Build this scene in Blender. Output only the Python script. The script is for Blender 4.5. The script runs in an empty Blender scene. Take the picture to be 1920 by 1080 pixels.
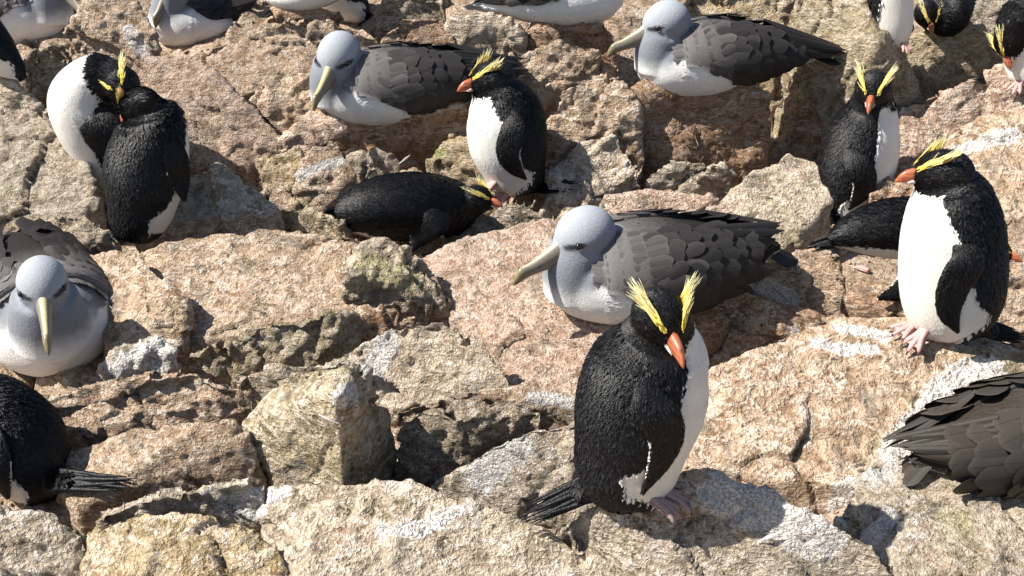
import bpy, bmesh, math, random
import numpy as np
from mathutils import Vector, Matrix

scene = bpy.context.scene
COL = scene.collection
random.seed(7)
rng = np.random.default_rng(7)

# ------------------------------------------------------------------ camera
FPX, PW, PH = 2200.0, 1920.0, 1080.0
PITCH = math.radians(28.0)
CAM = np.array([0.0, 0.0, 1.71])
FWD = np.array([0.0, math.cos(PITCH), -math.sin(PITCH)])
RGT = np.array([1.0, 0.0, 0.0])
UPV = np.array([0.0, math.sin(PITCH), math.cos(PITCH)])
cam_data = bpy.data.cameras.new('camera')
cam_data.sensor_width = 36.0
cam_data.lens = 36.0 * FPX / PW
cam_data.clip_start = 0.05
cam_data.clip_end = 500.0
cam = bpy.data.objects.new('camera', cam_data)
cam.location = CAM
cam.rotation_euler = (math.pi / 2 - PITCH, 0, 0)
COL.objects.link(cam)
scene.camera = cam

# ------------------------------------------------------------------ light
SUN_ELEV = math.radians(49.0)
SUN_H = np.array([-0.98, -0.15]); SUN_H = SUN_H / np.linalg.norm(SUN_H)
to_sun = Vector((SUN_H[0] * math.cos(SUN_ELEV), SUN_H[1] * math.cos(SUN_ELEV), math.sin(SUN_ELEV)))
world = bpy.data.worlds.new('World')
scene.world = world
world.use_nodes = True
wn = world.node_tree.nodes
sky = wn.new('ShaderNodeTexSky')
sky.sky_type = 'NISHITA'
sky.sun_disc = False
sky.sun_elevation = SUN_ELEV
sky.sun_rotation = math.atan2(to_sun.x, to_sun.y)
wn['Background'].inputs['Strength'].default_value = 0.068
world.node_tree.links.new(sky.outputs['Color'], wn['Background'].inputs['Color'])
sun_data = bpy.data.lights.new('sun', 'SUN')
sun_data.energy = 5.0
sun_data.angle = math.radians(0.5)
sun_data.color = (1.0, 0.955, 0.88)
sun = bpy.data.objects.new('sun', sun_data)
sun.rotation_euler = (-to_sun).to_track_quat('-Z', 'Y').to_euler()
sun.location = (-6, 4, 8)
COL.objects.link(sun)
vs = scene.view_settings
vs.view_transform = 'Standard'
vs.look = 'None'
vs.gamma = 1.0
vs.use_curve_mapping = False
vs.exposure = 0.85

# ------------------------------------------------------------------ base slope and pixel helpers
PROF_Y = np.array([-60, 1.0, 1.90, 2.155, 2.85, 3.61, 4.12, 4.60, 6.0, 9.0, 80.0])
PROF_Z = np.array([0.0, 0.0, 0.01, 0.0, 0.05, 0.10, 0.32, 0.545, 1.15, 2.0, 6.0])
def ground_z(y):
    return np.interp(y, PROF_Y, PROF_Z)
def ray(px, py):
    d = FWD * FPX + RGT * (px - PW / 2) + UPV * (PH / 2 - py)
    return d / np.linalg.norm(d)
def on_slope(px, py, h=0.0):
    d = ray(px, py)
    lo, hi = 0.3, 14.0
    for _ in range(40):
        m = 0.5 * (lo + hi)
        p = CAM + d * m
        if p[2] - ground_z(p[1]) - h > 0: lo = m
        else: hi = m
    return CAM + d * hi
def at_depth(px, py, Y):
    d = ray(px, py)
    return CAM + d * (Y / d[1])
def mpp(p):                                   # metres per photo pixel at point p
    return float(np.dot(p - CAM, FWD)) / FPX
def surface_hit(px, py):
    dg = bpy.context.evaluated_depsgraph_get()
    ok, loc, nor, idx, ob, mat = scene.ray_cast(dg, Vector(CAM), Vector(ray(px, py)))
    if ok: return np.array(loc), np.array(nor)
    return on_slope(px, py), np.array([0, 0, 1.0])
def drop_hit(x, y, z=3.0):
    dg = bpy.context.evaluated_depsgraph_get()
    ok, loc, nor, idx, ob, mat = scene.ray_cast(dg, Vector((x, y, z)), Vector((0, 0, -1)))
    if ok: return np.array(loc), np.array(nor)
    return np.array([x, y, float(ground_z(y))]), np.array([0, 0, 1.0])

# ------------------------------------------------------------------ numpy noise
_g = rng.normal(size=(256, 3)).astype(np.float32)
_g /= np.linalg.norm(_g, axis=1)[:, None]
_r = rng.random((256, 3)).astype(np.float32)
_perm = np.concatenate([rng.permutation(256)] * 3).astype(np.int32)
def _hash(ix, iy, iz, seed):
    return _perm[_perm[_perm[(ix + seed * 37) & 255] + (iy & 255)] + (iz & 255)]
def perlin(p, seed=0):
    p = p.astype(np.float32)
    i = np.floor(p).astype(np.int32)
    f = p - i
    u = f * f * f * (f * (f * 6 - 15) + 10)
    out = np.zeros(len(p), np.float32)
    for dx in (0, 1):
        wx = u[:, 0] if dx else 1 - u[:, 0]
        for dy in (0, 1):
            wy = u[:, 1] if dy else 1 - u[:, 1]
            for dz in (0, 1):
                wz = u[:, 2] if dz else 1 - u[:, 2]
                g = _g[_hash(i[:, 0] + dx, i[:, 1] + dy, i[:, 2] + dz, seed)]
                out += wx * wy * wz * (g[:, 0] * (f[:, 0] - dx) + g[:, 1] * (f[:, 1] - dy) + g[:, 2] * (f[:, 2] - dz))
    return out * 1.5
def worley(p, seed=0):
    p = p.astype(np.float32)
    i = np.floor(p).astype(np.int32)
    f = p - i
    f1 = np.full(len(p), 9.0, np.float32); f2 = f1.copy()
    cid = np.zeros(len(p), np.int32)
    dv = np.zeros((len(p), 3), np.float32)
    for dx in (-1, 0, 1):
        for dy in (-1, 0, 1):
            for dz in (-1, 0, 1):
                h = _hash(i[:, 0] + dx, i[:, 1] + dy, i[:, 2] + dz, seed)
                r = f - (_r[h] * 0.9 + 0.05 + np.array([dx, dy, dz], np.float32))
                d = np.einsum('ij,ij->i', r, r)
                near = d < f1
                f2 = np.where(near, f1, np.minimum(f2, d))
                f1 = np.where(near, d, f1)
                cid = np.where(near, h, cid)
                dv[near] = r[near]
    return np.sqrt(f1), np.sqrt(f2), cid, dv

# ------------------------------------------------------------------ object helpers
def set_props(o, label=None, cat=None, group=None, kind=None):
    if label: o['label'] = label
    if cat: o['category'] = cat
    if group: o['group'] = group
    if kind: o['kind'] = kind
    return o
def link(o, parent=None):
    COL.objects.link(o)
    if parent is not None: o.parent = parent
    return o
def add_mesh(name, verts, faces, mat, parent=None, origin=None, smooth=True, attrs=None, cols=None):
    """verts are world coordinates; origin is where the object stands"""
    verts = np.asarray(verts, dtype=np.float64)
    if origin is None: origin = np.zeros(3)
    me = bpy.data.meshes.new(name)
    me.from_pydata((verts - origin).tolist(), [], [list(f) for f in faces])
    if smooth: me.shade_smooth()
    if attrs:
        for k, v in attrs.items():
            a = me.attributes.new(k, 'FLOAT', 'POINT')
            a.data.foreach_set('value', np.asarray(v, np.float32))
    if cols is not None:
        a = me.color_attributes.new('col', 'FLOAT_COLOR', 'POINT')
        c = np.ones((len(verts), 4), np.float32); c[:, :3] = cols
        a.data.foreach_set('color', c.ravel())
    me.materials.append(mat)
    o = bpy.data.objects.new(name, me)
    link(o, parent)
    if parent is None:
        o.location = origin
    else:
        o.location = np.asarray(origin) - np.array(parent['_o'] if '_o' in parent else (0, 0, 0))
    return o
def empty(name, loc):
    e = bpy.data.objects.new(name, None)
    e.empty_display_size = 0.05
    e.location = loc
    link(e)
    return e

# ------------------------------------------------------------------ materials
def new_mat(name):
    m = bpy.data.materials.new(name)
    m.use_nodes = True
    nt = m.node_tree
    return m, nt, nt.nodes, nt.links, nt.nodes['Principled BSDF']
def N(nodes, kind, **kw):
    n = nodes.new(kind)
    for k, v in kw.items():
        if k in n.inputs: n.inputs[k].default_value = v
        else: setattr(n, k, v)
    return n
def noise(nodes, links, vec, scale, detail=6, rough=0.6, dist=0.0):
    n = N(nodes, 'ShaderNodeTexNoise', Scale=scale, Detail=detail, Roughness=rough, Distortion=dist)
    links.new(vec, n.inputs['Vector'])
    return n.outputs['Fac']
def ramp(nodes, links, fac, stops):
    r = nodes.new('ShaderNodeValToRGB')
    el = r.color_ramp.elements
    while len(el) > 1: el.remove(el[0])
    el[0].position = stops[0][0]; el[0].color = (*stops[0][1], 1) if len(stops[0][1]) == 3 else stops[0][1]
    for p, c in stops[1:]:
        e = el.new(p); e.color = (*c, 1)
    links.new(fac, r.inputs['Fac'])
    return r.outputs['Color']
def mix(nodes, links, fac, a, b, mode='MIX'):
    m = nodes.new('ShaderNodeMix'); m.data_type = 'RGBA'; m.blend_type = mode
    for s, v in ((m.inputs[0], fac), (m.inputs[6], a), (m.inputs[7], b)):
        if isinstance(v, (int, float)): s.default_value = v
        elif isinstance(v, tuple): s.default_value = (*v, 1)
        else: links.new(v, s)
    return m.outputs[2]
def math_n(nodes, links, op, a, b=0.0, c=None, clamp=False):
    m = nodes.new('ShaderNodeMath'); m.operation = op; m.use_clamp = clamp
    for k, v in enumerate((a, b) if c is None else (a, b, c)):
        if isinstance(v, (int, float)): m.inputs[k].default_value = v
        else: links.new(v, m.inputs[k])
    return m.outputs[0]
def sstep(nodes, links, v, lo, hi):
    m = nodes.new('ShaderNodeMapRange'); m.interpolation_type = 'SMOOTHSTEP'
    links.new(v, m.inputs['Value'])
    m.inputs['From Min'].default_value = lo; m.inputs['From Max'].default_value = hi
    return m.outputs['Result']
def bump(nodes, links, h, strength, dist, prev=None):
    b = N(nodes, 'ShaderNodeBump', Strength=strength, Distance=dist)
    links.new(h, b.inputs['Height'])
    if prev is not None: links.new(prev, b.inputs['Normal'])
    return b.outputs['Normal']

def rock_material(name, nest=False):
    m, nt, n, l, bsdf = new_mat(name)
    tc = n.new('ShaderNodeTexCoord')
    info = n.new('ShaderNodeObjectInfo')
    vm = n.new('ShaderNodeVectorMath'); vm.operation = 'SCALE'; l.new(tc.outputs['Object'], vm.inputs[0])
    l.new(math_n(n, l, 'MULTIPLY_ADD', info.outputs['Random'], 0.75, 0.70), vm.inputs['Scale']); vec = vm.outputs['Vector']
    gu = N(n, 'ShaderNodeAttribute', attribute_name='guano').outputs['Fac']
    big = noise(n, l, vec, 4.0, 3, 0.6, 0.4)
    mid = noise(n, l, vec, 20, 5, 0.66, 0.9)
    mot = noise(n, l, vec, 62, 3, 0.66, 0.9)
    spk = noise(n, l, vec, 165, 2, 0.6, 0.5)
    mp = N(n, 'ShaderNodeMapping'); mp.inputs['Rotation'].default_value = (0.5, 0.35, 0.7); mp.inputs['Scale'].default_value = (1, 1, 4.0)
    l.new(vec, mp.inputs['Vector'])
    strat = noise(n, l, mp.outputs['Vector'], 13, 5, 0.66, 1.4)
    stain = N(n, 'ShaderNodeTexNoise', Scale=5.5, Detail=4.0, Roughness=0.7, Distortion=0.9)
    l.new(vec, stain.inputs['Vector'])
    sep = n.new('ShaderNodeSeparateColor'); l.new(stain.outputs['Color'], sep.inputs['Color'])
    tone = info.outputs['Color']
    hsv = N(n, 'ShaderNodeHueSaturation', Saturation=1.25, Value=0.52); l.new(tone, hsv.inputs['Color'])
    pale = mix(n, l, 0.45, tone, (0.74, 0.66, 0.57))
    col = mix(n, l, sstep(n, l, mid, 0.38, 0.60), hsv.outputs['Color'], tone)
    col = mix(n, l, sstep(n, l, strat, 0.50, 0.62), col, pale)
    if not nest:
        col = mix(n, l, math_n(n, l, 'MULTIPLY', sstep(n, l, sep.outputs[0], 0.54, 0.70), 0.50), col, (0.40, 0.185, 0.105))
        col = mix(n, l, math_n(n, l, 'MULTIPLY', sstep(n, l, sep.outputs[1], 0.55, 0.68), 0.55), col, (0.24, 0.22, 0.12))
        col = mix(n, l, math_n(n, l, 'MULTIPLY', sstep(n, l, sep.outputs[2], 0.57, 0.68), 0.60), col, (0.13, 0.12, 0.10))
    # crusty pale grains, dark pits, bird-lime
    li = N(n, 'ShaderNodeAttribute', attribute_name='lichen').outputs['Fac']
    lf = sstep(n, l, math_n(n, l, 'MULTIPLY_ADD', li, 0.45, mot), 0.58, 0.74)
    col = mix(n, l, math_n(n, l, 'MULTIPLY', lf, math_n(n, l, 'MULTIPLY', li, 1.0, clamp=True)), col, (0.29, 0.31, 0.075))
    wob = noise(n, l, vec, 34, 4, 0.7, 1.3)
    gm = math_n(n, l, 'MULTIPLY_ADD', sstep(n, l, sep.outputs[0], 0.40, 0.58), 0.85, 0.25)
    pm = math_n(n, l, 'MULTIPLY_ADD', sstep(n, l, sep.outputs[1], 0.42, 0.60), 0.85, 0.25)
    gr = sstep(n, l, math_n(n, l, 'MULTIPLY_ADD', spk, 0.45, math_n(n, l, 'MULTIPLY', mot, 0.55)), 0.50, 0.58)
    col = mix(n, l, math_n(n, l, 'MULTIPLY', math_n(n, l, 'MULTIPLY', gr, gm), 0.60 if not nest else 0.30), col, (0.76, 0.645, 0.51))
    pit = sstep(n, l, math_n(n, l, 'MULTIPLY_ADD', wob, 0.5, math_n(n, l, 'MULTIPLY', mot, 0.5)), 0.46, 0.38)
    col = mix(n, l, math_n(n, l, 'MULTIPLY', math_n(n, l, 'MULTIPLY', pit, pm), 0.85), col, (0.085, 0.062, 0.045))
    pit2 = sstep(n, l, spk, 0.42, 0.32)
    col = mix(n, l, math_n(n, l, 'MULTIPLY', pit2, 0.25), col, (0.07, 0.052, 0.04))
    gsum = math_n(n, l, 'MULTIPLY_ADD', wob, 0.75, math_n(n, l, 'MULTIPLY', mot, 0.45))
    gsum = math_n(n, l, 'MULTIPLY_ADD', big, 0.45, gsum)
    gsum = math_n(n, l, 'MULTIPLY_ADD', info.outputs['Alpha'], 0.13, gsum)
    gsum = math_n(n, l, 'MULTIPLY_ADD', gu, 0.48, gsum)
    crust = math_n(n, l, 'MULTIPLY', sstep(n, l, gsum, 0.965, 1.10), 0.80)
    col = mix(n, l, crust, col, mix(n, l, sstep(n, l, spk, 0.40, 0.58), (0.45, 0.41, 0.37), (0.84, 0.82, 0.79)))
    l.new(col, bsdf.inputs['Base Color'])
    bsdf.inputs['Roughness'].default_value = 0.85
    bsdf.inputs['Specular IOR Level'].default_value = 0.25
    h = math_n(n, l, 'MULTIPLY', mid, 0.55)
    h = math_n(n, l, 'MULTIPLY_ADD', strat, 0.55, h)
    h = math_n(n, l, 'MULTIPLY_ADD', mot, 0.50, h)
    h = math_n(n, l, 'MULTIPLY_ADD', wob, 0.45, h)
    h = math_n(n, l, 'MULTIPLY_ADD', spk, 0.26, h)
    l.new(bump(n, l, h, 1.0, 0.029), bsdf.inputs['Normal'])
    return m
ROCK = rock_material('weathered_rock')
NEST = rock_material('peaty_mud', nest=True)
# ------------------------------------------------------------------ rocks
TONES = {
    'tan':   (0.57, 0.41, 0.285), 'pink':  (0.60, 0.425, 0.32), 'pale':  (0.58, 0.475, 0.355),
    'olive': (0.45, 0.365, 0.235), 'grey':  (0.48, 0.40, 0.305), 'brown': (0.47, 0.29, 0.18),
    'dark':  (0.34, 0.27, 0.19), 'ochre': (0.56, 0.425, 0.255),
}
# name, label, tone, guano 0..1, roughness, [(photo x, photo y, height above slope)]
ROCKS = [
 # ---- bottom row
 ('flat_rock', 'dark lichen-mottled rock in the bottom left corner', 'grey', .75, 1.2,
  [(-120,965,.05),(0,955,.09),(105,962,.08),(165,992,.05),(175,1100,.0),(-120,1120,.0)]),
 ('flat_rock', 'ochre and pink stained slab along the bottom left edge, left of the dark crack', 'ochre', .6, 1.0,
  [(160,990,.05),(230,968,.07),(330,962,.08),(470,975,.08),(520,1015,.05),(548,1110,.0),(150,1120,.0)]),
 ('flat_rock', 'thin whitish ledge below the lit slab behind the fanned tail, bottom left', 'grey', .9, 1.0,
  [(150,972,.02),(225,945,.06),(330,905,.10),(478,894,.11),(512,915,.08),(490,968,.02),(330,978,.01)]),
 ('flat_rock', 'broad speckled pale slab at the bottom centre left of the front penguin', 'pale', .8, .8,
  [(497,930,.06),(640,906,.10),(760,900,.11),(885,935,.10),(1035,990,.06),(1115,1040,.04),(1230,1110,.0),(560,1110,.0),(492,985,.02)]),
 ('flat_rock', 'pale guano-whitened slab under the front penguin\'s tail', 'pale', .95, .8,
  [(800,915,.04),(850,895,.08),(945,822,.17),(1000,802,.19),(1090,792,.19),(1180,830,.16),(1140,960,.05),(1040,985,.02),(885,938,.02)]),
 ('boulder', 'long sloping boulder that the front penguin stands on', 'grey', .75, .9,
  [(1045,988,.05),(1100,950,.13),(1230,905,.20),(1335,880,.22),(1430,905,.21),(1570,985,.17),(1660,1035,.13),(1720,1110,.06),(1250,1130,.0),(1115,1045,.02)]),
 ('flat_rock', 'broad smooth brown slab in front of the penguin at the right edge', 'tan', .35, .6,
  [(1310,760,.05),(1345,690,.10),(1480,622,.13),(1560,602,.14),(1690,602,.15),(1850,640,.14),(1990,690,.10),(1990,800,.05),(1850,850,.04),(1600,905,.0),(1440,900,.0),(1320,860,.0)]),
 ('flat_rock', 'green and pink lichened rock in the bottom right corner', 'pale', .85, 1.1,
  [(1570,965,.02),(1610,890,.07),(1700,850,.10),(1960,850,.10),(2020,960,.08),(2020,1110,.0),(1700,1110,.0),(1640,1030,.0)]),
 # ---- lower left and centre
 ('boulder', 'prominent brown boulder with a smooth lit left face, lower left of centre', 'olive', .2, .75,
  [(440,832,.07),(468,772,.15),(512,716,.22),(590,687,.29),(660,692,.30),(630,740,.31),(738,772,.15),(748,835,.06),(722,905,.0),(600,918,.0),(525,898,.0),(480,870,.01)]),
 ('boulder', 'dark pitted squarish boulder left of the front penguin', 'dark', .35, 1.7,
  [(750,800,.12),(776,771,.17),(850,747,.19),(980,747,.19),(1030,782,.16),(950,825,.08),(885,890,.02),(840,912,.0),(765,897,.0),(860,790,.18)]),
 ('flat_rock', 'flat tan slab behind the dark pitted boulder', 'tan', .5, .9,
  [(745,770,.08),(860,736,.14),(1000,728,.15),(1100,755,.14),(1110,800,.08),(1000,810,.05),(800,790,.03)]),
 ('flat_rock', 'lit tan slab behind the fanned tail in the lower left', 'tan', .45, .9,
  [(110,850,.02),(250,802,.08),(390,785,.14),(442,786,.14),(470,830,.10),(488,890,.03),(480,905,.0),(330,915,.0),(240,940,.0),(150,950,.0),(100,900,.0)]),
 ('flat_rock', 'rough ledge below the albatross that faces the camera', 'tan', .7, 1.3,
  [(75,738,.07),(200,700,.11),(290,686,.13),(345,690,.13),(470,730,.10),(462,765,.04),(400,792,.02),(230,805,.0),(100,828,.0)]),
 ('stone', 'whitish lumpy stone in the shade right of the camera-facing albatross', 'grey', .8, 1.4,
  [(180,700,.04),(210,652,.08),(290,622,.10),(336,655,.08),(332,692,.03),(250,700,.0)]),
 ('stone', 'mottled stone at the lower left foot of the big central slab', 'olive', .6, 1.5,
  [(338,655,.05),(380,634,.08),(460,640,.08),(512,665,.05),(480,695,.0),(390,705,.0),(345,695,.0)]),
 ('flat_rock', 'tan slab with rounded top between the left albatross and the big central slab', 'tan', .55, 1.0,
  [(145,498,.08),(215,476,.11),(262,480,.12),(310,530,.11),(347,565,.09),(342,640,.02),(290,640,.0),(210,660,.0),(185,570,.02)]),
 ('flat_rock', 'big tan slab left of centre below the lying penguin', 'tan', .55, .85,
  [(232,485,.08),(310,456,.12),(500,431,.15),(650,436,.16),(705,452,.15),(785,482,.13),(835,545,.09),(820,575,.04),(640,600,.02),(450,625,.0),(345,650,.0),(330,580,.04)]),
 ('flat_rock', 'green-black mossy rock at the right end of the big central slab', 'dark', .35, 1.7,
  [(640,470,.16),(705,452,.17),(785,484,.15),(838,548,.09),(815,590,.02),(700,585,.03),(640,520,.14)]),
 ('flat_rock', 'crumbling mottled ledge under the front of the big central slab', 'olive', .65, 1.6,
  [(430,645,.05),(480,612,.09),(590,590,.11),(690,580,.10),(650,650,.03),(570,690,.0),(490,690,.0)]),
 ('flat_rock', 'reddish brown stone wedged below the mossy rock', 'brown', .4, 1.3,
  [(590,612,.06),(640,570,.10),(745,575,.11),(780,592,.09),(700,640,.02),(620,655,.0)]),
 ('flat_rock', 'pale greenish slab with a dark craggy front in the middle of the photo', 'pale', .75, 1.2,
  [(600,690,.05),(690,635,.10),(740,607,.12),(835,594,.13),(905,640,.11),(968,728,.05),(920,745,.0),(800,755,.0),(740,770,.0),(680,720,.0)]),
 ('flat_rock', 'narrow pale ledge above the prominent brown boulder', 'pale', .8, 1.0,
  [(430,705,.05),(520,686,.08),(650,672,.10),(700,690,.08),(640,720,.02),(500,740,.0)]),
 ('flat_rock', 'large pink streaked slab running down from the lying penguin to the front penguin', 'pink', .45, .8,
  [(780,495,.07),(880,450,.12),(1000,416,.14),(1045,425,.13),(1090,560,.10),(1180,620,.08),(1170,700,.03),(1100,745,.0),(1000,745,.0),(950,715,.0),(890,615,.02),(830,545,.04)]),
 ('stone', 'dark shaded rock right of the front penguin\'s head', 'brown', .5, 1.0,
  [(1320,600,.05),(1380,550,.10),(1470,590,.09),(1580,595,.07),(1600,620,.02),(1480,640,.0),(1340,700,.0)]),
 ('boulder', 'mottled boulder under the tail of the central albatross', 'tan', .35, 1.2,
  [(1360,545,.10),(1430,502,.14),(1480,491,.14),(1545,535,.11),(1595,592,.04),(1540,612,.0),(1430,605,.0)]),
 ('stone', 'small tan stone under the tail of the lying penguin at the right', 'tan', .3, .8,
  [(1485,468,.08),(1530,450,.10),(1582,470,.10),(1590,520,.06),(1562,548,.0),(1515,538,.0)]),
 ('stone', 'reddish brown stone below the raised foot of the right-hand lying penguin', 'brown', .2, .8,
  [(1570,560,.05),(1610,520,.09),(1680,540,.08),(1720,600,.03),(1610,605,.0)]),
 ('stone', 'brown stone just behind the pink feet of the right-hand penguin', 'brown', .35, .8,
  [(1700,560,.05),(1760,545,.07),(1830,560,.07),(1850,610,.02),(1710,608,.0)]),
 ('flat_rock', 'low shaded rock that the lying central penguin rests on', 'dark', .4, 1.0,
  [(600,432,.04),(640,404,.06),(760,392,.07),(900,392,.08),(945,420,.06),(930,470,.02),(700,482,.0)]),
 # ---- middle right
 ('boulder', 'pale pinkish boulder behind the back of the central albatross', 'pink', .6, .7,
  [(1118,395,.08),(1140,362,.12),(1240,350,.14),(1345,366,.13),(1395,415,.07),(1380,470,.0),(1150,470,.0)]),
 ('boulder', 'streaky pale rounded boulder left of the penguin at the upper right', 'pale', .5, .8,
  [(1352,385,.09),(1400,322,.16),(1480,290,.19),(1532,296,.19),(1560,370,.12),(1500,455,.02),(1440,478,.0),(1400,450,.0),(1358,425,.02)]),
 ('stone', 'dark speckled stone under the front of the large mud nest', 'grey', .5, 1.3,
  [(1212,330,.07),(1260,296,.11),(1330,300,.12),(1388,322,.09),(1350,365,.0),(1260,372,.0),(1218,356,.0)]),
 ('boulder', 'white and yellow crusted boulder right of the upper central penguin\'s tail', 'pale', .95, 1.5,
  [(1030,320,.06),(1085,262,.14),(1145,245,.17),(1205,315,.11),(1195,362,.02),(1120,375,.0),(1070,405,.0),(1030,380,.0)]),
 ('boulder', 'pale boulder with a bright green lichen patch left of the upper central penguin', 'ochre', .5, 1.0,
  [(800,300,.08),(845,256,.14),(900,255,.15),(950,320,.10),(930,355,.0),(830,345,.0)]),
 ('stone', 'white-crusted stone at the bill of the lying central penguin', 'grey', .95, 1.0,
  [(915,395,.04),(945,370,.08),(1005,372,.09),(1030,400,.05),(1000,430,.0),(935,428,.0)]),
 ('flat_rock', 'rough tan rock behind the white-crusted boulder and below the tall mud nest', 'tan', .7, 1.3,
  [(1020,240,.10),(1060,160,.20),(1140,130,.24),(1200,200,.18),(1210,300,.05),(1100,300,.02),(1030,290,.03)]),
 # ---- upper right
 ('boulder', 'tall upright grey slab with a lit face behind the upper right albatross', 'olive', .3, .9,
  [(1475,60,.20),(1500,-30,.36),(1620,-40,.42),(1650,60,.34),(1700,130,.20),(1742,185,.10),(1690,215,.0),(1590,260,.0),(1540,250,.0),(1510,180,.04),(1640,90,.33)]),
 ('boulder', 'yellowish crusted rock at the top edge behind the upper right albatross', 'ochre', .6, 1.3,
  [(1260,60,.10),(1290,-20,.22),(1400,-40,.26),(1490,-30,.26),(1500,60,.14),(1400,110,.03),(1280,110,.0)]),
 ('boulder', 'pale smooth boulder near the upper right corner with a shaded right side', 'ochre', .35, .7,
  [(1678,72,.16),(1740,62,.20),(1800,48,.22),(1862,40,.22),(1858,105,.12),(1830,160,.04),(1755,185,.0),(1695,165,.02)]),
 ('flat_rock', 'long pale ledge descending from the penguin at the right edge', 'pink', .7, .9,
  [(1670,230,.06),(1700,195,.10),(1770,170,.13),(1870,128,.17),(1990,120,.17),(1990,200,.10),(1820,245,.04),(1700,305,.0)]),
 ('flat_rock', 'large streaked tan slab behind the head of the right-hand penguin', 'tan', .6, .9,
  [(1690,310,.06),(1800,238,.13),(1990,175,.18),(1990,440,.05),(1900,470,.0),(1780,440,.0),(1690,380,.0)]),
 ('stone', 'brown stone between the two right-hand standing penguins', 'brown', .3, .8,
  [(1625,375,.05),(1660,330,.10),(1715,318,.11),(1725,385,.04),(1650,415,.0)]),
 ('stone', 'rough brown rock at the right edge behind the right-hand penguin\'s back', 'tan', .5, 1.1,
  [(1850,430,.08),(1900,400,.10),(1990,400,.10),(1990,520,.02),(1860,520,.0)]),
 ('stone', 'tan stone at the right edge above the right-hand penguin\'s tail', 'tan', .5, 1.0,
  [(1850,590,.06),(1890,545,.10),(1990,540,.10),(1990,640,.02),(1870,640,.0)]),
 ('boulder', 'rounded rock in the upper right corner beyond the preening penguin', 'pale', .5, .9,
  [(1800,20,.18),(1850,-60,.30),(1990,-60,.30),(1990,110,.10),(1870,120,.04)]),
 # ---- upper left
 ('boulder', 'big rounded grey boulder with a shaded right side at the left edge', 'grey', .55, 1.2,
  [(-80,260,.12),(0,222,.17),(70,205,.18),(115,240,.17),(165,310,.12),(185,390,.03),(150,415,.0),(80,425,.0),(-80,410,.0)]),
 ('stone', 'knobbly upright stone left of the preening penguin\'s white breast', 'olive', .6, 1.5,
  [(45,150,.10),(52,108,.16),(85,94,.18),(130,108,.17),(150,160,.10),(120,215,.02),(50,210,.0)]),
 ('stone', 'pinkish mottled rock at the left edge above the big grey boulder', 'grey', .6, 1.3,
  [(-80,180,.10),(0,140,.16),(50,165,.15),(110,230,.07),(60,262,.0),(-80,262,.0)]),
 ('stone', 'pale angular stone in front of the black-backed penguin of the left pair', 'pale', .5, 1.2,
  [(75,425,.06),(110,402,.12),(160,398,.13),(185,420,.11),(238,468,.04),(200,490,.0),(110,490,.0)]),
 ('flat_rock', 'bluish shaded rock right of the black-backed penguin of the left pair', 'grey', .7, 1.1,
  [(260,420,.08),(330,330,.15),(390,310,.17),(470,350,.14),(530,395,.10),(520,440,.02),(400,465,.0),(260,475,.0)]),
 ('flat_rock', 'low olive ledge behind the tail of the lying central penguin', 'olive', .6, 1.2,
  [(490,395,.07),(560,385,.10),(640,410,.10),(670,430,.06),(640,450,.0),(500,445,.0)]),
 ('boulder', 'tan rock between the two albatrosses in the upper left corner', 'tan', .6, 1.1,
  [(120,60,.12),(160,0,.22),(240,-20,.26),(300,65,.16),(290,112,.04),(200,125,.0),(130,110,.0)]),
 ('flat_rock', 'long pinkish slab running down right of the preening pair', 'pink', .5, .8,
  [(225,150,.12),(260,112,.18),(340,100,.20),(400,130,.18),(450,195,.13),(535,262,.06),(510,310,.0),(420,315,.0),(350,300,.0),(270,200,.03)]),
 ('boulder', 'broad pale rock behind the upper left of the turned albatross head', 'tan', .55, .9,
  [(355,105,.12),(430,72,.17),(560,62,.19),(620,90,.17),(610,180,.06),(570,215,.0),(470,220,.0),(400,160,.03)]),
 ('boulder', 'tan boulder with a dark right face left of the turned albatross', 'tan', .35, 1.2,
  [(448,205,.08),(500,150,.15),(560,140,.17),(612,190,.12),(605,245,.02),(540,262,.0),(475,235,.0)]),
 ('stone', 'small rounded stone left of the upright oval stone', 'ochre', .5, 1.2,
  [(484,300,.05),(520,266,.10),(562,274,.10),(578,312,.06),(545,350,.0),(495,335,.0)]),
 ('stone', 'upright oval tan stone with a white crust near its base', 'tan', .45, .9,
  [(552,365,.04),(560,310,.11),(585,268,.16),(632,258,.17),(668,325,.10),(664,378,.01),(600,398,.0),(560,388,.0)]),
 ('stone', 'grey wedge stone with a shaded facet below the turned albatross\'s nest', 'pale', .35, .8,
  [(652,295,.07),(700,273,.11),(750,285,.11),(752,325,.03),(720,345,.0),(668,330,.0)]),
 ('stone', 'small pale triangular stone next to the upright oval stone', 'pale', .4, .8,
  [(670,352,.03),(688,302,.10),(704,308,.10),(728,350,.02),(700,368,.0),(675,366,.0)]),
 ('stone', 'tiny tan stone at the lower left of the upright oval stone', 'tan', .5, 1.0,
  [(492,362,.04),(528,340,.07),(562,378,.03),(540,396,.0),(500,392,.0)]),
 ('stone', 'pinkish stone under the breast of the turned albatross', 'pink', .6, 1.1,
  [(520,262,.06),(590,210,.12),(640,225,.12),(660,262,.05),(620,285,.0),(540,285,.0)]),
 ('stone', 'flat tan stone between the lying central penguin and the green-lichened boulder', 'tan', .5, 1.0,
  [(735,345,.04),(765,312,.08),(830,325,.08),(850,360,.02),(760,370,.0)]),
 ('boulder', 'orange-tan boulder at the top behind the turned albatross\'s back', 'brown', .5, .7,
  [(705,75,.10),(750,32,.17),(830,25,.18),(860,85,.10),(820,120,.0),(720,115,.0)]),
 ('boulder', 'dark shaded boulder at the top edge left of centre', 'dark', .2, .9,
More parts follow.
